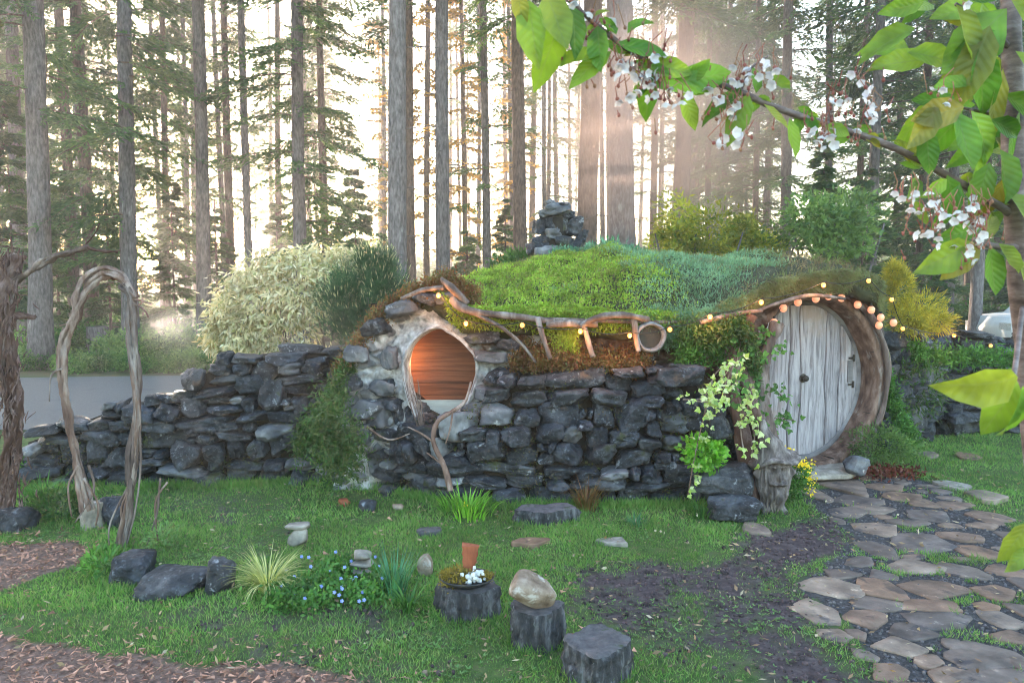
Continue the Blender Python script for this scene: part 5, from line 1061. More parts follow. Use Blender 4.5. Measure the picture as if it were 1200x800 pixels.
for k, pts in enumerate(([(152, 350), (165, 352), (178, 357)], [(154, 354), (168, 362), (174, 372)], [(152, 346), (160, 358), (168, 352)], [(73, 432), (60, 440), (58, 470)], [(92, 545), (80, 570), (84, 605)], [(156, 560), (130, 610), (128, 640)], [(96, 330), (84, 352), (92, 372), (70, 382)], [(162, 480), (165, 540), (158, 600), (148, 640)], [(98, 560), (115, 590), (112, 615)], [(104, 545), (110, 575), (88, 612)], [(150, 575), (142, 600), (150, 636)], [(188, 560), (184, 600), (172, 640)], [(196, 565), (182, 590), (186, 640)])):
    mb = MB(); tube(mb, smooth_path([at(p[0], p[1], Ya) for p in pts], 5), [.008, .004], 6, .3, k); wpart2(root, mb, 'twig', M['driftwood' if k % 2 else 'vine'])
c_, cc_ = column_block('birch_stump', 'small pale fungus-white stump under the left foot of the vine arch', 102, 622, .17, .17, 31, 9, mat='palerock', topm='palerock')
boulder('boulder', 'dark upright boulder in the shadow behind the feet of the vine arch', 'boulder', 136, 612, 4.95, .2, .26, .2, 88, 'basalt', z=.08)
boulder('boulder', 'dark boulder in the grass to the left of the white stump', 'boulder', 15, 612, 4.9, .3, .2, .25, 78, 'basalt', z=.05)
SB = G(8, 612); root = thing('dead_snag', 'dead tree trunk with shaggy peeling red-brown bark and one long broken limb', 'dead tree', SB); Ys = SB[1]
strands(root, [(4, 620), (10, 560), (16, 500), (10, 440), (4, 380), (10, 335), (18, 298)], .034, 6, 15, ['redbark', 'redbark', 'driftwood'], Ys, .042, 'trunk')
strands(root, [(14, 330), (36, 318), (55, 306), (80, 297), (102, 288)], .022, 2, 25, ['driftwood'], Ys, .01, 'limb')
strands(root, [(96, 290), (112, 292), (138, 296)], .008, 2, 27, ['redbark'], Ys, .006, 'limb')
strands(root, [(10, 372), (26, 370), (40, 372)], .024, 2, 29, ['redbark'], Ys, .01, 'limb')
strands(root, [(98, 290), (110, 275), (118, 262)], .005, 1, 28, ['redbark'], Ys, .004, 'limb')
fr_ = MB(); r = RS(12)
for k in range(260):   # shaggy strips of bark
    z_ = r.uniform(290, 590); x_ = 10 + r.normal() * 12; p0 = at(x_, z_, Ys - .07); p1 = p0 + np.array([r.normal() * .02, -.02, -r.uniform(.03, .09)]); tube(fr_, [p0, (p0 + p1) / 2 + [0, -.012, 0], p1], [.004, .007, .002], 4, flat=.4)
wpart2(root, fr_, 'bark_shreds', M['redbark'])
column_block('tree_stump', 'cut grey tree stump standing among bushes beyond the road', 110, 424, .47, .78, 35, 12, mat='bark')
for k, (px, py, label, n, L, m_) in enumerate([(25, 560, 'green weeds tangled round the foot of the dead snag', 1800, .06, 'greenleaf'), (75, 600, 'loose dry-stemmed plant left of the vine arch', 1000, .05, 'darkfern'), (190, 640, 'brown-stemmed weeds with small leaves right of the arch foot', 350, .03, 'weed'), (118, 668, 'broad-leaved green weed left of the rough dark block', 300, .05, 'greenleaf')]):
    c_ = G(px, py + 8); plant('weed_clump', label, 'weeds', c_, [(clump(MB(), c_ + [0, 0, .10], (.22 if k < 2 else .08, .15, .14 if k < 2 else .06), n, L, L * .35, 50 + k, .5), M[m_], 'foliage')])
# ------------------------------------------------------------------ forest
def needles_branch(r, L, droop, dens=1.0):
    """one conifer branch along +X from the origin: (stem points, leaf pos, dir)"""
    n = 9; t = np.linspace(0, 1, n); P_ = np.stack([L * t, .08 * L * np.sin(t * 3 + r.uniform(0, 6)), -droop * L * t ** 1.6 + .10 * L * t], -1)
    pos, dr = [], []
    nt_ = int(12 * dens)
    for s in (-1, 1):
        for k in range(nt_):
            u = .12 + .88 * k / nt_; tl = L * .42 * (1 - .75 * u) * r.uniform(.6, 1.1); b_ = np.array([np.interp(u, t, P_[:, j]) for j in range(3)]); d = norm(np.array([.75, s * 1.0, -.18]) + r.normal(size=3) * .15)
            m_ = max(3, int(tl / .07)); v = np.linspace(.15, 1, m_)[:, None]; q_ = b_ + d * tl * v + np.array([0, 0, -.25]) * tl * v ** 2 + r.normal(size=(m_, 3)) * .02
            for jj in (-1, 0, 1): pos.append(q_); dr.append(np.tile(norm(d + np.array([.0, jj * .55, -.15]) + r.normal(size=3) * .15), (m_, 1)))
    return P_, np.concatenate(pos), np.concatenate(dr)
def crown_mesh(seed, h0, h1, nb, Lb, Lt, droop, dens=1.6, mat='needle', lw=.036, ll=.155, onesided=None):
    r = RS(seed); mb = MB(); tw = MB()
    for k in range(nb):
        u = k / nb; h = h0 + (h1 - h0) * (u ** .9) + r.uniform(-.2, .2); L = (Lb + (Lt - Lb) * u) * r.uniform(.55, 1.15); a_ = r.uniform(0, 2 * np.pi)
        P_, p, d = needles_branch(r, L, droop * r.uniform(.6, 1.3), dens); c_, s_ = math.cos(a_), math.sin(a_); Rz = np.array([[c_, s_, 0], [-s_, c_, 0], [0, 0, 1]])
        P_ = P_ @ Rz + [0, 0, h]; p = p @ Rz + [0, 0, h]; d = d @ Rz; n = len(p); leaves(mb, p, d, norm(r.normal(size=(n, 3)) * .5 + [0, 0, 1]), r.uniform(.7, 1.2, n) * ll, r.uniform(.8, 1.3, n) * lw, shape='diamond')
        tube(tw, P_, [.02, .005], 4, cap=False)
    return mb.mesh('crown', M[mat], False), tw.mesh('branches', M['barkd'])
CR = {'fir_low': crown_mesh(1, 1.8, 17, 76, 2.6, 1.4, .35), 'fir_low2': crown_mesh(2, 2.6, 18, 64, 2.3, 1.5, .45), 'fir_mid': crown_mesh(3, 5, 21, 58, 2.4, 1.3, .35), 'fir_high': crown_mesh(4, 8, 26, 60, 2.6, 1.3, .3), 'hemlock': crown_mesh(5, .8, 12, 70, 1.7, .5, .45, mat='needle_light'),
      'sparse': crown_mesh(6, 3, 22, 44, 1.9, 1.2, .3, .8), 'warm': crown_mesh(7, 3.5, 16, 46, 1.9, 1.2, .2, .9, 'needle_warm', .09, .11), 'young': crown_mesh(8, .3, 5.5, 66, 1.35, .2, .3, mat='needle_light'), 'young_dark': crown_mesh(9, .3, 4.5, 60, 1.2, .2, .35)}
def trunk_mesh(r0, H, seed, sides=18, rings=44, mat='bark', curve=.0):
    r = RS(seed); z = np.linspace(-.1, H, rings); rad = r0 * (1 - .62 * (z / H)) + r0 * .35 * np.exp(-np.maximum(z, 0) / .5)
    sx = curve * (z / H) * H + .10 * np.sin(z * .25 + r.uniform(0, 6)) * min(r0 * 4, 1); P_ = np.stack([sx - sx[0], .06 * np.sin(z * .2 + r.uniform(0, 6)), z], -1)
    mb = MB(); tube(mb, P_, list(rad), sides, .10, seed); 
    if r0 > .12:      # dead branch stubs
        for k in range(int(10)):
            h = r.uniform(1.2, 9); a_ = r.uniform(0, 6.28); b_ = np.array([np.interp(h, z, P_[:, 0]), 0, h]); d = np.array([math.cos(a_), math.sin(a_), .1]); l_ = r.uniform(.2, .9); tube(mb, [b_ + d * r0 * .5, b_ + d * (r0 + l_ * .5), b_ + d * (r0 + l_) - [0, 0, .1]], [.012, .004], 4, cap=False)
    return mb.mesh('trunk', M[mat])
def add_tree(px, wpx, Y_, mat, crown, label, group=None, H=27, lean=0.0, mesh=None, rz=None, sc=1.0, rr=None, name='fir_tree'):
    x = (px - 600) / 867 * (Y_ * 1.0); r_ = random.Random(int(px * 13 + Y_)); root = thing(name, label, 'tree', (x, Y_, 0), group, 0)
    me = mesh or trunk_mesh(wpx * Y_ / 867 / 2 * .85, H, int(px), mat=mat, curve=lean); o = bpy.data.objects.new('trunk', me); col.objects.link(o); o.parent = root
    if crown:
        cm, bm = CR[crown]; a_ = r_.uniform(0, 6.28) if rz is None else rz; s = sc * r_.uniform(.88, 1.12)
        for nm, mm in (('crown', cm), ('branches', bm)):
            c_ = bpy.data.objects.new(nm, mm); col.objects.link(c_); c_.parent = root; c_.rotation_euler = (0, 0, a_); c_.scale = (s, s, s)
    return root
B, D = 'bark', 'barkd'
near = [(28, 18, 24, B, 'fir_low', 'fir trunk nearly touching the left picture edge, behind the dead snag'), (48, 29, 15, B, 'fir_mid', 'very thick pale grey fir behind the dead snag and its limb'),
 (86, 15, 24, D, 'fir_low2', 'slim dark fir just right of the thickest grey fir at the far left'), (108, 18, 21, D, 'fir_low', 'dark fir with low green boughs directly above the vine arch'), (151, 22, 17, B, 'fir_low2', 'grey fir trunk with boughs immediately beside the bright setting-sun gap'),
 (197, 10, 27, D, 'fir_low', 'narrow dark fir right of the bright sun gap'), (237, 19, 17, B, 'fir_high', 'clean grey fir trunk left of the cream shrub'), (272, 12, 28, D, 'fir_mid', 'brown fir behind the left edge of the cream shrub'), (294, 11, 19, B, None, 'slender pale bare trunk rising from the cream shrub'),
 (329, 9, 28, D, 'sparse', 'thin dark fir left of the tall bough-covered grey fir'), (354, 19, 18, B, 'fir_low2', 'grey fir with short boughs above the dwarf pine, left of the open sky'), (383, 11, 23, D, 'fir_low', 'dark fir with tufted boughs at the left side of the open sky'),
 (467, 26, 13.5, B, 'fir_high', 'straight thick grey fir just right of the dwarf pine'), (484, 13, 19, D, 'fir_high', 'dark trunk standing close behind the thick grey fir by the dwarf pine'), (500, 9, 27, D, 'warm', 'thin brown trunk with golden leaves between the two grey firs'),
 (521, 20, 15, B, 'fir_high', 'grey fir rising directly behind the top of the window mound'), (545, 8, 29, D, 'warm', 'thin brown trunk with golden leaves right of the mound fir'), (571, 12, 19, B, 'sparse', 'slim pale grey fir above the green sedum roof'),
 (611, 20, 17, D, 'fir_high', 'warm brown fir to the left of the chimney boulders'), (640, 7, 30, B, 'sparse', 'thin grey trunk directly behind the chimney boulders'), (688, 29, 15, D, 'fir_high', 'thick reddish brown fir right of the chimney boulders'),
 (731, 40, 13.5, B, 'fir_high', 'widest fir trunk, behind the blue-green spurge cushion'), (763, 11, 27, D, 'sparse', 'thin brown trunk just right of the widest fir'), (792, 24, 18, D, 'fir_high', 'broad hazy brown fir left of the yellow-green bush'), (830, 9, 29, D, 'fir_low2', 'thin dark fir behind the yellow-green bush'),
 (880, 9, 26, D, 'fir_low', 'dark fir between the yellow-green bush and the laurel'), (922, 16, 21, B, 'fir_mid', 'grey fir trunk crossing the cherry branch, left of the laurel'), (966, 11, 23, B, 'sparse', 'slim grey fir rising behind the laurel bush'),
 (1003, 10, 27, D, 'fir_low', 'narrow dark fir behind the right end of the roof'), (1020, 15, 19, B, 'fir_mid', 'grey fir standing behind the right end of the turf roof'), (1046, 9, 28, D, 'fir_low2', 'thin dark fir above the golden conifer'), (1075, 12, 21, D, 'fir_low', 'dark fir right of the golden conifer'),
 (1112, 14, 19, B, 'fir_low', 'pale trunk beside the cherry blossoms, above the right wall'), (1143, 16, 17, B, 'fir_mid', 'grey fir behind the lowest cherry leaves, left of the white car'), (1168, 10, 25, D, 'fir_low', 'dark fir just behind the white car')]
for px, wd, Y_, mt, cr, lab in near: add_tree(px, wd, Y_, mt, cr, lab + (' ' if False else ''), lean={294: -.012, 329: .01, 310: .03}.get(px, random.Random(px).uniform(-.008, .008)))
# slender trunks farther back: a few trunk meshes shared by copies
far_tr = [trunk_mesh(rr_, 24, 70 + i, 9, 20, 'barkd' if i % 2 else 'bark', lean_) for i, (rr_, lean_) in enumerate([(.13, .004), (.16, -.006), (.10, .012), (.19, .0), (.12, -.01)])]
r = random.Random(21); placed = []; k = 0
zone = [('slender far trunk in the hazy wood at the left end, beyond the road', 0, 240), ('slender far trunk in the bright gap above the cream shrub and dwarf pine', 240, 460), ('slender far trunk seen between the grey firs above the window mound', 460, 640), ('slender far trunk behind the thick brown firs over the roof', 640, 860), ('slender far trunk in the dim wood at the right end behind the cherry', 860, 1230)]
while k < 146:
    Y_ = r.uniform(28, 72); px = r.uniform(-30, 1240) if k < 122 else r.choice([r.uniform(-260, -40), r.uniform(1240, 1480)])
    if 332 < px < 352 or 388 < px < 425 and r.random() < .6: continue
    if 150 < px < 192: continue
    z_ = [q for q in zone if q[1] <= px < q[2]] or [zone[0] if px < 0 else zone[-1]]
    sp = r.choice(['fir_low', 'fir_mid', 'sparse', 'fir_high', 'fir_low2', None, 'fir_high', 'sparse']) if px < 420 or px > 800 else r.choice(['fir_high', None, None, 'sparse', 'warm' if px < 640 else None])
    add_tree(px, 0, Y_, None, sp, z_[0][0], 'far trunks ' + z_[0][0][20:60].strip(), mesh=r.choice(far_tr), name='far_fir'); k += 1
# young conifers and bushes of the understorey
und = [(15, 17, 'young', 'young hemlock behind the dead snag, leftmost of the saplings', 1.0), (128, 19, 'young_dark', 'dark young conifer to the right of the cut stump beyond the road', .9), (205, 21, 'young', 'light green sapling left of the clean grey fir trunk', .85), (255, 24, 'young_dark', 'dark young conifer rising behind the cream shrub', 1.0), (418, 26, 'young_dark', 'dark sapling in the open gap above the dwarf pine', 1.15), (548, 21, 'young_dark', 'dark sapling between the grey firs behind the sedum roof', .75), (592, 24, 'young', 'light sapling behind the left of the chimney', .85),
       (960, 15, 'young', 'light green young hemlock behind the roof below the cherry branch', .8), (1010, 18, 'young_dark', 'dark sapling behind the laurel at the right roof end', .9), (1090, 17, 'young_dark', 'dark sapling behind the golden conifer', .75), (70, 25, 'young_dark', 'far dark sapling over the cut stump', 1.1), (330, 28, 'young_dark', 'far dark sapling above the middle of the cream shrub', 1.0), (168, 27, 'young', 'far sapling standing under the setting-sun gap', .45), (1190, 20, 'young', 'sapling behind the white car', .9)]
for px, Y_, cr, lab, sc in und: add_tree(px, 4, Y_, D, cr, lab, H=4.5 * sc, sc=sc, name='young_conifer')
bm_ = []
for k in range(4):
    mb = MB(); clump(mb, (0, 0, .55), (1.0, .8, .6), 1700, .13, .07, 80 + k, .2); clump(mb, (.5, .2, .4), (.7, .6, .5), 800, .13, .07, 90 + k, .2); bm_.append(mb.mesh('foliage', M['salal' if k % 2 else 'laurel'], False))
def bush(px, Y_, s, k, lab, group=None, mesh=None):
    o = bpy.data.objects.new('bush', mesh or bm_[k % 4]); col.objects.link(o); o.location = ((px - 600) / 867 * Y_, Y_, -.05); o.scale = (s, s, s * .9); o.rotation_euler = (0, 0, k * 1.3); return tag(o, lab, 'bush', group)
for k, (px, Y_, s, lab) in enumerate([(20, 15.5, .75, 'low green bush beyond the road behind the dead snag'), (75, 16.5, .8, 'green bush between the snag and the cut stump beyond the road'), (150, 16, .8, 'leafy green bush just right of the cut stump'), (190, 15.6, .65, 'low bush beyond the road, second right of the cut stump'), (225, 16.5, .85, 'bush beyond the road against the clean grey fir'), (262, 17, .8, 'bush beyond the road left of the cream shrub')]): bush(px, Y_, s, k, lab)
for k in range(9): bush(-20 + 34 * k, 14.4 + .25 * (k % 3), .42 + .06 * (k % 2), k + 1, 'low leafy growth along the far verge of the road', 'low growth on the road verge')
r = random.Random(5)
for k in range(64): px = r.uniform(-160, 1500); Y_ = r.uniform(19, 40); bush(px, Y_, r.uniform(.8, 1.7), k, 'leafy bush of the undergrowth between the trunks of the wood', 'undergrowth bushes in the wood')
def bigbush(name, label, px, py, Y_, a_, b_, mat, seed, n=7000, L=.09):
    c_ = at(px, py, Y_); k = Y_ / 867; mb = MB(); rr_ = random.Random(seed)
    for j in range(6): clump(mb, c_ + np.array([rr_.uniform(-.6, .6) * a_ * k, rr_.uniform(-.3, .3), rr_.uniform(-.6, .45) * b_ * k]), (a_ * k * .55, a_ * k * .5, b_ * k * .55), n // 6, L, L * .4, seed + j, .1)
    b0 = np.array([c_[0], Y_, 0]); plant(name, label, 'shrub', b0, [(mb, M[mat], 'foliage')], [([b0, b0 + [d_, 0, c_[2] * .5], c_ + [d_ * 2, 0, 0]], [.04, .012]) for d_ in (-.3, 0, .35)], M['bark'])
bigbush('yellow_green_shrub', 'tall yellow-green sunlit shrub behind the middle of the roof', 815, 272, 11, 48, 52, 'yellowbush', 3, 4800)
bigbush('olive_shrub', 'olive shrub with tangled stems between the yellow shrub and the laurel', 880, 280, 11.5, 36, 34, 'yellowbush', 13, 4200)
bigbush('laurel_shrub', 'soft green laurel behind the roof right of centre', 978, 262, 10.5, 62, 50, 'laurel', 23, 4600, .10)
bigbush('shade_shrub', 'dark green shrub behind the chimney, at the foot of the brown firs', 612, 315, 11.5, 50, 22, 'salal', 33, 3000)
mb = MB(); r = RS(4); n = 80000; x = r.uniform(-95, 95, n); y = r.uniform(55, 120, n); hh_ = (4.6 + 2.6 * fbm(np.stack([x, y * .3, 0 * x], -1), .12, 3, 4)) * (y / 80); gap_ = np.abs(x / y * 867 + 600 - 172) < 26; z = r.uniform(0, 1, n) ** .7 * np.where(gap_, .8, hh_); leaves(mb, np.stack([x, y, z], -1), norm(r.normal(size=(n, 3))), norm(r.normal(size=(n, 3))), .9, .45, shape='diamond')
tag(mb.build('far_thicket', M['needle']), 'low hazy thicket closing the view between the farthest trunks', 'thicket', kind='stuff')

# ------------------------------------------------------------------ white car, cherry tree
Yc = 16.5; cx0 = (1160 - 600) / 867 * Yc
root = thing('parked_car', 'white car parked behind the right wall, partly hidden by the cherry trunk', 'car', (cx0 + 2.2, Yc, 0))
def extr(profile, y0, y1, inset=0):
    P_ = np.array(profile, float); n = len(P_); V = []
    for yy, s in ((y0, .96), (y0 + .10 * np.sign(y1 - y0), 1.0), (y1 - .10 * np.sign(y1 - y0), 1.0), (y1, .96)):
        c_ = P_.mean(0); Q_ = c_ + (P_ - c_) * s; V.append(np.stack([Q_[:, 0], np.full(n, yy), Q_[:, 1]], -1))
    V = np.array(V); jj = np.arange(4 * n).reshape(4, n); nj = np.roll(jj, -1, 1); mb = MB(); mb.add(V.reshape(-1, 3), [np.stack([jj[:-1], nj[:-1], nj[1:], jj[1:]], -1).reshape(-1, 4)]); mb.add(V[0], [np.arange(n)[::-1][None]]); mb.add(V[-1], [np.arange(n)[None]]); return mb
extr([(-2.2, .45), (-2.25, .75), (-2.15, 1.02), (-1.35, 1.10), (-.75, 1.68), (.9, 1.74), (1.75, 1.68), (2.15, 1.1), (2.2, .45), (1.7, .35), (-1.7, .35)], -.9, .9).build('body', M['carpaint'], root)
for prof in ([(-1.2, 1.13), (-.72, 1.58), (-.1, 1.62), (-.1, 1.13)], [(0, 1.13), (0, 1.62), (.85, 1.64), (.85, 1.13)], [(.95, 1.13), (.95, 1.64), (1.62, 1.58), (1.9, 1.13)]):
    P_ = np.array(prof); V = np.concatenate([np.stack([P_[:, 0], np.full(4, -.915), P_[:, 1]], -1), np.stack([P_[:, 0], np.full(4, -.88), P_[:, 1]], -1)]); mb = MB(); mb.add(V, [np.array([[3, 2, 1, 0], [4, 5, 6, 7], [0, 1, 5, 4], [1, 2, 6, 5], [2, 3, 7, 6], [3, 0, 4, 7]])]); mb.build('window', M['carglass'], root, False)
for sx in (-1.4, 1.4):
    for sy in (-.8, .8):
        mb = MB(); tube(mb, [np.array([sx, sy - .13, .33]), np.array([sx, sy + .13, .33])], .34, 28); w_ = mb.build('wheel', M['rubber'], root); mb = MB(); tube(mb, [np.array([sx, sy - .14, .33]), np.array([sx, sy + .12, .33])], .2, 20); mb.build('rim', M['palerock'], w_)
for sy in (-.6, .6): mb = MB(); box(mb, (-2.2, sy, .82), (.1, .4, .16)); mb.build('headlight', M['lichen'], root, False)

root = thing('cherry_tree', 'young cherry tree close to the camera with white blossom on a long slanting branch', 'tree', (1.03, 1.25, 0)); CT = root
def cp(px, py, Y_): return at(px, py, Y_)
mb = MB(); tube(mb, smooth_path([np.array([1.03, 1.25, 0.0]), np.array([.96, 1.24, .8]), cp(1209, 440, 1.25), cp(1196, 330, 1.22), cp(1190, 240, 1.20), cp(1187, 120, 1.2), cp(1184, 0, 1.2), cp(1178, -160, 1.2)], 10), [.026, .024, .021, .017, .017, .014, .010], 14, .08, 3); wpart2(root, mb, 'trunk', M['cherrybark'])
brp = [cp(*p) for p in [(1186, 252, 1.2), (1165, 238, 1.19), (1100, 200, 1.16), (1040, 170, 1.13), (975, 148, 1.1), (905, 125, 1.07), (868, 108, 1.06), (835, 98, 1.05), (790, 98, 1.04), (757, 72, 1.03), (722, 48, 1.02), (680, 12, 1.0), (640, -40, .98)]]
mb = MB(); tube(mb, smooth_path(brp, 6), [.0072, .0054, .0046, .0044, .0038, .0025], 10, .12, 4); wpart2(root, mb, 'branch', M['cherrybark'])
for pts, rr in (([(1150, 228, 1.18), (1160, 190, 1.17), (1148, 160, 1.16), (1138, 128, 1.15)], [.004, .0025]), ([(1192, 290, 1.2), (1165, 288, 1.18), (1140, 284, 1.16)], [.006, .004]), ([(1184, 60, 1.2), (1160, 30, 1.17), (1120, 5, 1.15)], [.005, .003]), ([(1198, 360, 1.22), (1190, 430, .98), (1185, 445, .90)], [.004, .003]), ([(868, 108, 1.06), (880, 80, 1.05), (900, 66, 1.05)], [.0022, .0015]), ([(1190, 150, 1.2), (1165, 135, 1.17), (1120, 125, 1.15)], [.004, .002])):
    mb = MB(); tube(mb, smooth_path([cp(*p) for p in pts], 5), rr, 7, .1, 5); wpart2(root, mb, 'side_branch', M['cherrybark'])
lv = MB(); R3 = RS(31)
def cl(px, py, Y_, tx, ty, Lpx, wr=.45, nz=-.8, lift=0):
    """one leaf from base pixel towards target pixel direction"""
    b_ = cp(px, py, Y_); d = cp(px + tx * 60, py + ty * 60, Y_ + R3.uniform(-.02, .02)) - b_; L_ = Lpx * 1.0 * Y_ / 867; leaves(lv, [b_], [d], [np.array([R3.normal() * .35, nz, R3.uniform(-.3, .7)])], [L_], [L_ * wr], R3.uniform(.02, .4), R3.uniform(-.1, .55))
LV = [(620, 0, .98, .1, 1, 78), (640, -10, .98, .35, 1, 80), (605, -15, .97, .2, 1, 45), (660, 15, .99, -.35, 1, 85), (668, 5, .99, .15, .6, 60), (700, 30, 1.0, .1, 1, 60), (655, 80, 1.0, .9, -.5, 58), (722, 50, 1.0, .8, .25, 60), (716, 60, 1.0, -.8, .5, 62), (745, 70, 1.0, .8, .6, 62), (735, 40, 1.0, .7, -.6, 40), (758, 75, 1.01, .9, .15, 55), (765, 85, 1.02, -.2, 1, 55), (785, 100, 1.02, 1, -.25, 78), (800, 100, 1.03, .6, -.6, 40), (800, 108, 1.03, .4, 1, 45), (878, 110, 1.04, -.45, 1, 62), (866, 112, 1.04, -.9, .5, 50), (895, 122, 1.05, .7, .8, 40), (925, 138, 1.06, .15, 1, 48), (898, 92, 1.05, .8, .3, 34), (965, 148, 1.06, .8, .2, 36),
      (1180, 10, 1.15, -.7, .7, 110), (1160, 30, 1.12, -.4, 1, 90), (1185, 0, 1.15, .6, .5, 90), (1120, 5, 1.12, .3, 1, 70), (1115, -10, 1.12, 1, .2, 60), (1180, 40, 1.15, -.75, .45, 85), (1190, 60, 1.15, .6, .9, 75), (1175, 80, 1.14, -.2, 1, 85), (1148, 55, 1.12, .1, 1, 80), (1130, 125, 1.13, -.9, .25, 78), (1128, 130, 1.13, -.55, .9, 70), (1120, 130, 1.13, .3, 1, 72), (1100, 125, 1.12, -.6, .8, 66), (1138, 130, 1.13, .6, .8, 70), (1160, 140, 1.14, .9, .4, 50), (1085, 150, 1.12, .1, 1, 54), (1142, 160, 1.15, .3, .9, 58), (1172, 175, 1.17, .2, 1, 64), (1160, 190, 1.15, -.3, 1, 60), (1148, 168, 1.14, -.8, .6, 44), (1176, 110, 1.16, .8, .6, 60), (1186, 200, 1.18, -.5, .9, 62),
      (1125, 215, 1.14, -.3, 1, 60), (1110, 205, 1.14, .3, 1, 55), (1142, 284, 1.14, -.9, .45, 80), (1150, 284, 1.14, -.75, .7, 62), (1160, 288, 1.15, .1, 1, 60), (1150, 282, 1.14, .3, -.5, 40), (1170, 285, 1.15, .5, .8, 44), (1190, 300, 1.17, .4, 1, 52), (1110, 210, 1.13, -.9, .6, 40), (1180, 225, 1.17, .7, .8, 60), (1195, 130, 1.17, -.3, 1, 60), (1140, 100, 1.13, -.95, .1, 50),
      (1193, 442, .86, -.97, .28, 92, .55, -.95), (1192, 446, .88, -.42, .8, 76, .62, -1.2), (1198, 452, .86, .1, 1, 84, .5, -1.2), (1206, 610, .84, -.5, .9, 60), (1210, 640, .84, -.6, .6, 45)]
for a_ in LV: cl(*a_)
for k in range(46):
    i = R3.randint(0, 12); p_ = brp[i] * .5 + brp[max(i - 1, 0)] * .5; px, py = proj(p_); cl(px + R3.normal() * 8, py + R3.normal() * 6, p_[1], R3.normal(), R3.uniform(-.5, 1), R3.uniform(16, 34))
for k in range(50):
    qx, qy = R3.uniform(1060, 1200), R3.uniform(-10, 270)
    if abs(qy + 25 - (200 + (qx - 1100) * .65)) < 42: continue
    cl(qx, qy, R3.uniform(1.22, 1.38), R3.normal(), R3.uniform(-.2, 1), R3.uniform(34, 70))
wpart2(root, lv, 'leaves', M['cherryleaf'])
fl = MB(); bd = MB()
def flower(px, py, Y_, s=1.0):
    s *= .68; c_ = cp(px, py, Y_); ax_ = norm(R3.normal(size=3) * .6 + [0, -.5, -.6]); u_ = norm(np.cross(ax_, [0, 0, 1.0])); v_ = np.cross(ax_, u_)
    for j in range(5):
        a_ = j * 2 * math.pi / 5; d = norm(u_ * math.cos(a_) + v_ * math.sin(a_) + ax_ * .45); leaves(fl, [c_], [d], [ax_], [.0135 * s], [.0125 * s], .1, -.2)
    V_, F_ = ico(1); bd.add(V_ * .003 + c_ - ax_ * .003, [F_]); tube(bd, [c_ - ax_ * .004, c_ - ax_ * .012 + [0, 0, .008], c_ + [R3.normal() * .006, 0, .03]], .0007, 4)
FC = [(670, 22, 1.0, 3), (706, 38, 1.0, 2), (690, 60, 1.0, 2), (745, 75, 1.0, 7), (760, 95, 1.0, 9), (768, 70, 1.0, 5), (722, 85, 1.0, 5), (775, 115, 1.0, 5), (740, 120, 1.0, 4), (790, 128, 1.02, 3), (835, 120, 1.03, 5), (868, 100, 1.03, 5), (850, 130, 1.03, 6), (882, 88, 1.03, 4), (905, 95, 1.04, 3), (870, 165, 1.03, 3), (845, 160, 1.03, 3), (955, 165, 1.06, 6), (975, 160, 1.06, 4), (1012, 105, 1.08, 5), (1022, 132, 1.09, 4), (985, 130, 1.07, 3), (1010, 150, 1.08, 2), (1075, 235, 1.1, 5), (1085, 250, 1.1, 7), (1100, 268, 1.1, 5), (1140, 255, 1.13, 6), (1150, 270, 1.13, 5), (1122, 250, 1.12, 4), (1150, 290, 1.12, 4), (1130, 300, 1.12, 3), (1130, 5, 1.1, 4), (1085, 285, 1.1, 3), (1104, 115, 1.12, 3)]
for px, py, Y_, n in FC:
    for k in range(n): flower(px + R3.normal() * 10, py - 4 + R3.normal() * 8, Y_ + R3.normal() * .015, R3.uniform(.8, 1.15))
for k in range(150):
    i = R3.randint(0, len(FC)); px, py, Y_, n = FC[i]; c_ = cp(px + R3.normal() * 16, py - 6 + R3.normal() * 13, Y_); P_, F_ = rock((.0045, .0045, .007), k, 1, 6); bd.add(P_ + c_, [F_]); tube(bd, [c_, c_ + [R3.normal() * .006, 0, .015 + R3.normal() * .004]], .0007, 4)
wpart2(root, fl, 'blossoms', M['blossom']); wpart2(root, bd, 'buds', M['bud'])

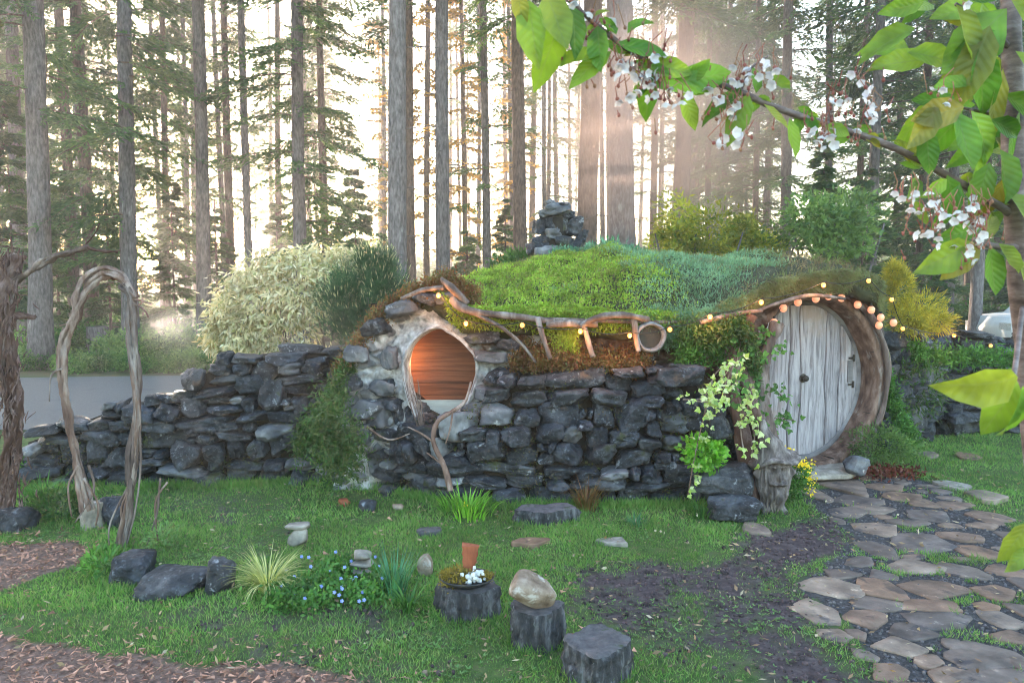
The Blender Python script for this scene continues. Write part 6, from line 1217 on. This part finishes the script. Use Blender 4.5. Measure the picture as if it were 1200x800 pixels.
# ------------------------------------------------------------------ lawn, chips, gravel
def blocked(x, y):
    b_ = np.zeros(x.shape, bool)
    for c_, w_, l_ in fc: b_ |= ((x - c_[0]) / (w_ * .5)) ** 2 + ((y - c_[1]) / (l_ * .5)) ** 2 < 1
    return b_
def wall_y(x):  # ground line that the lawn stops at
    pts = [(-40, 5.95)] + [tuple(p[:2]) for p in (L0, L1, W1, W2, W3)] + [(1.95, 5.5), (2.9, 6.6), (3.1, 7.3)] + [tuple(R1[:2]), (R2[0], R2[1]), (40, 8.6)]
    return np.interp(x, [p[0] for p in pts], [p[1] for p in pts])
mb = MB(); r = RS(17)
for (y0, y1, n, L, Wd) in ((1.6, 3.6, 110000, .032, .0028), (3.6, 5.0, 120000, .034, .0036), (5.0, 8.4, 120000, .038, .0050)):
    y = r.uniform(y0, y1, n); x = r.uniform(-1, 1, n) * (y * .80 + .5); pa, ch, di = zones(x, y); Pn = np.stack([x, y, 0 * x], -1); tn = fbm(Pn, 3.5, 77, 3)
    k = (~ch) & (r.uniform(size=n) > di * 1.02) & (y < wall_y(x) + .08) & ~(pa & (fbm(Pn, 5, 5, 3) < .25)) & ~blocked(x, y); x, y, tn = x[k], y[k], tn[k]; m_ = len(x)
    px_, py_ = proj(np.stack([x, y, 0 * x], -1)); lowl = in_poly(px_, py_, [(600, 640), (780, 640), (1010, 820), (640, 820)]); 
    d = norm(r.normal(size=(m_, 3)) * [.55, .55, .1] + [0, 0, .9]); leaves(mb, np.stack([x, y, gz(x, y) - .003], -1), d, norm(r.normal(size=(m_, 3)) + [0, -.6, 0]), r.uniform(.55, 1.3, m_) * L * (1 + .8 * tn) * (1 - .45 * di[k]) * np.where(lowl, .75, 1), Wd, shape='diamond')
tag(mb.build('lawn_grass', M['grass']), 'short green lawn grass, worn thin along the trodden path', 'grass', kind='stuff')
# longer grass along edges and wall feet
mb = MB(); n = 16000; x = r.uniform(-4.6, 2.0, n); y = wall_y(x) - np.abs(r.normal(size=n)) * .07 + .03; k = (x < 1.6); x, y = x[k], y[k]; m_ = len(x); d = norm(r.normal(size=(m_, 3)) * [.5, .4, .1] + [0, -.15, .9]); leaves(mb, np.stack([x, y, 0 * x], -1), d, norm(r.normal(size=(m_, 3)) + [0, -.6, 0]), r.uniform(.03, .10, m_), .005, shape='diamond')
for bx, by, bw, bd in BLOCKS:
    if by > 8: continue
    m_ = int(900 * bw); a_ = r.uniform(0, 6.28, m_); q_ = 1.02 + np.abs(r.normal(size=m_)) * .10; leaves(mb, np.stack([bx + np.cos(a_) * bw / 2 * q_, by + np.sin(a_) * bd / 2 * q_, 0 * a_], -1), norm(r.normal(size=(m_, 3)) * [.4, .4, .1] + [0, 0, .9]), norm(r.normal(size=(m_, 3)) + [0, -.6, 0]), r.uniform(.025, .075, m_), .004, shape='diamond')
tag(mb.build('wall_foot_grass', M['grass']), 'taller unmown grass fringe along the foot of the boulder walls', 'grass', kind='stuff')
mb = MB(); n = 9000; x = r.uniform(-3.2, 2.6, n); y = r.uniform(2.3, 5.6, n); pa, ch, di = zones(x, y); k = (~ch) & (~pa) & (y < wall_y(x)) & (fbm(np.stack([x, y, 0 * x], -1), 2.2, 55, 3) + di * .5 > .15); x, y = x[k], y[k]
for j in range(4): m_ = len(x); a_ = r.uniform(0, 6.28, m_); leaves(mb, np.stack([x, y, gz(x, y) + .006], -1), np.stack([np.cos(a_), np.sin(a_), 0 * a_ + .35], -1), np.tile([0, 0, 1.0], (m_, 1)), r.uniform(.010, .028, m_), r.uniform(.005, .011, m_), shape='diamond')
tag(mb.build('lawn_weeds', M['weed']), 'flat clover and small weeds scattered in the lawn and bare soil', 'weeds', kind='stuff')
M['litter'] = leafmat('leaf_litter', [(.30, .18, .10), (.42, .30, .18), (.20, .11, .07), (.5, .42, .3)], .2)
mb = MB(); n = 2600; x = r.uniform(-3.4, 4.5, n); y = r.uniform(2.2, 6.4, n); k = y < wall_y(x); x, y = x[k], y[k]; m_ = len(x); leaves(mb, np.stack([x, y, gz(x, y) + .022], -1), norm(r.normal(size=(m_, 3)) * [1, 1, .3]), norm(r.normal(size=(m_, 3)) * .5 + [0, 0, 1]), r.uniform(.012, .05, m_), r.uniform(.006, .02, m_), shape='diamond')
tag(mb.build('leaf_litter', M['litter']), 'dead leaves and twigs strewn thinly over lawn and path', 'litter', kind='stuff')
def chips(n, x, y, smin, smax, z0, seed):
    r = RS(seed); m_ = len(x); L = (smin + (smax - smin) * r.uniform(0, 1, m_) ** 2.2)[:, None]; d = norm(r.normal(size=(m_, 3)) * [1, 1, .3]); s = norm(np.cross(d, r.normal(size=(m_, 3)) * [.4, .4, 1])); u = np.cross(d, s); c = np.stack([x, y, z0 + r.uniform(0, .012, m_)], -1); W_ = L * r.uniform(.18, .5, (m_, 1)); T_ = W_ * .3
    V = np.stack([c - d * L / 2, c + d * L * .4 + s * W_ / 2, c + d * L * .5 - s * W_ / 2, c + u * T_ + d * L * .05], 1).reshape(-1, 3); o = np.arange(m_)[:, None, None] * 4; F = (o + np.array([[0, 1, 3], [1, 2, 3], [2, 0, 3], [0, 2, 1]])[None]).reshape(-1, 3); mb = MB(); mb.add(V, [F]); return mb
n = 60000; x = r.uniform(-4.5, 1.2, n); y = r.uniform(1.6, 5.4, n); pa, ch, di = zones(x, y); edge = fbm(np.stack([x, y, 0 * x], -1), 6, 5, 3); k = ch | ((r.uniform(size=n) < .012) & ~pa & (x < .6)) | (zones(x, y + .16)[1] & (r.uniform(size=n) < .12)) | (zones(x, y - .25)[1] & (r.uniform(size=n) < .18)); x, y = x[k], y[k]
tag(chips(len(x), x, y, .010, .052, .004, 5).build('wood_chips', M['chip'], None, False), 'reddish brown bark chip mulch covering the ground at the bottom left', 'mulch', kind='stuff')
n = 26000; x = r.uniform(.8, 5.5, n); y = r.uniform(2.0, 6.6, n); pa, ch, di = zones(x, y); k = pa & ~blocked(x, y) | ((r.uniform(size=n) < .01) & (x > 1)); x, y = x[k], y[k]; m_ = len(x); V, F = ico(1); s = r.uniform(.004, .011, m_)
Vv = V[None] * s[:, None, None] * r.uniform(.6, 1.2, (m_, 1, 3)) + np.stack([x, y, gz(x, y) - .004 + s * .3], -1)[:, None]; mb = MB(); mb.add(Vv.reshape(-1, 3), [(np.arange(m_)[:, None, None] * len(V) + F[None]).reshape(-1, 3)])
tag(mb.build('path_gravel', M['pebble'], None, False), 'fine grey gravel and pebbles filling the joints of the path', 'gravel', kind='stuff')

n = 30000; x = r.uniform(-1.5, 2.6, n); y = r.uniform(2.2, 6.0, n); pa, ch, di = zones(x, y); k = (~pa) & (~ch) & (r.uniform(size=n) < di * .8) & (y < wall_y(x)); x, y = x[k], y[k]; m_ = len(x); s = .003 + .011 * r.uniform(0, 1, m_) ** 3
Vv = V[None] * s[:, None, None] * r.uniform(.6, 1.3, (m_, 1, 3)) + np.stack([x, y, gz(x, y) + s * .3], -1)[:, None]; mb = MB(); mb.add(Vv.reshape(-1, 3), [(np.arange(m_)[:, None, None] * len(V) + F[None]).reshape(-1, 3)])
tag(mb.build('soil_crumbs', pmat('soil_crumb', [(.04, .028, .03), (.10, .072, .075)], 40, .95, .2, isl=[(.5, .5, .5), (1.7, 1.6, 1.6)]), None, False), 'loose crumbs of dark brown soil on the worn lawn', 'soil', kind='stuff')
# ------------------------------------------------------------------ haze
def mist(name, label, c_, rad, dens, colr, seed):
    mb = MB(); V, F = ico(3); mb.add(V, [F]); m, nt, b = newmat(name + '_air'); nt.nodes.remove(b); pv = nt.nodes.new('ShaderNodeVolumePrincipled'); pv.inputs['Color'].default_value = (*colr, 1); pv.inputs['Anisotropy'].default_value = .5
    tc = nt.nodes.new('ShaderNodeTexCoord'); ln = nt.nodes.new('ShaderNodeVectorMath'); ln.operation = 'LENGTH'; nt.links.new(tc.outputs['Object'], ln.inputs[0]); mr = nt.nodes.new('ShaderNodeMapRange'); mr.interpolation_type = 'SMOOTHSTEP'
    mr.inputs[1].default_value = 1.0; mr.inputs[2].default_value = .0; mr.inputs[3].default_value = 0; mr.inputs[4].default_value = dens; nt.links.new(ln.outputs['Value'], mr.inputs[0]); nt.links.new(mr.outputs[0], pv.inputs['Density']); nt.links.new(pv.outputs[0], nt.nodes['Material Output'].inputs['Volume'])
    o = mb.build(name, m, None, False); o.location = tuple(c_); o.scale = rad; return tag(o, label, 'mist', kind='stuff')
mist('smoke', 'soft pinkish smoke drifting up in front of the thick brown firs', at(785, 130, 11.5), (2.7, 1.4, 2.6), .60, (.97, .76, .70), 3)
mist('mist', 'thin bluish mist lying behind the long left wall', at(240, 385, 9.5), (1.5, .8, .4), .16, (.85, .9, .97), 4)
mb = MB(); box(mb, (0, 88, 21.5), (290, 210, 45)); m, nt, b = newmat('haze_air'); nt.nodes.remove(b); pv = nt.nodes.new('ShaderNodeVolumePrincipled'); pv.inputs['Color'].default_value = (.93, .90, .93, 1); pv.inputs['Density'].default_value = HAZE_DENSITY; pv.inputs['Anisotropy'].default_value = .65
nt.links.new(pv.outputs[0], nt.nodes['Material Output'].inputs['Volume']); hz_ = mb.build('haze', m, None, False); tag(hz_, 'pale morning haze hanging through the wood', 'haze', kind='stuff')
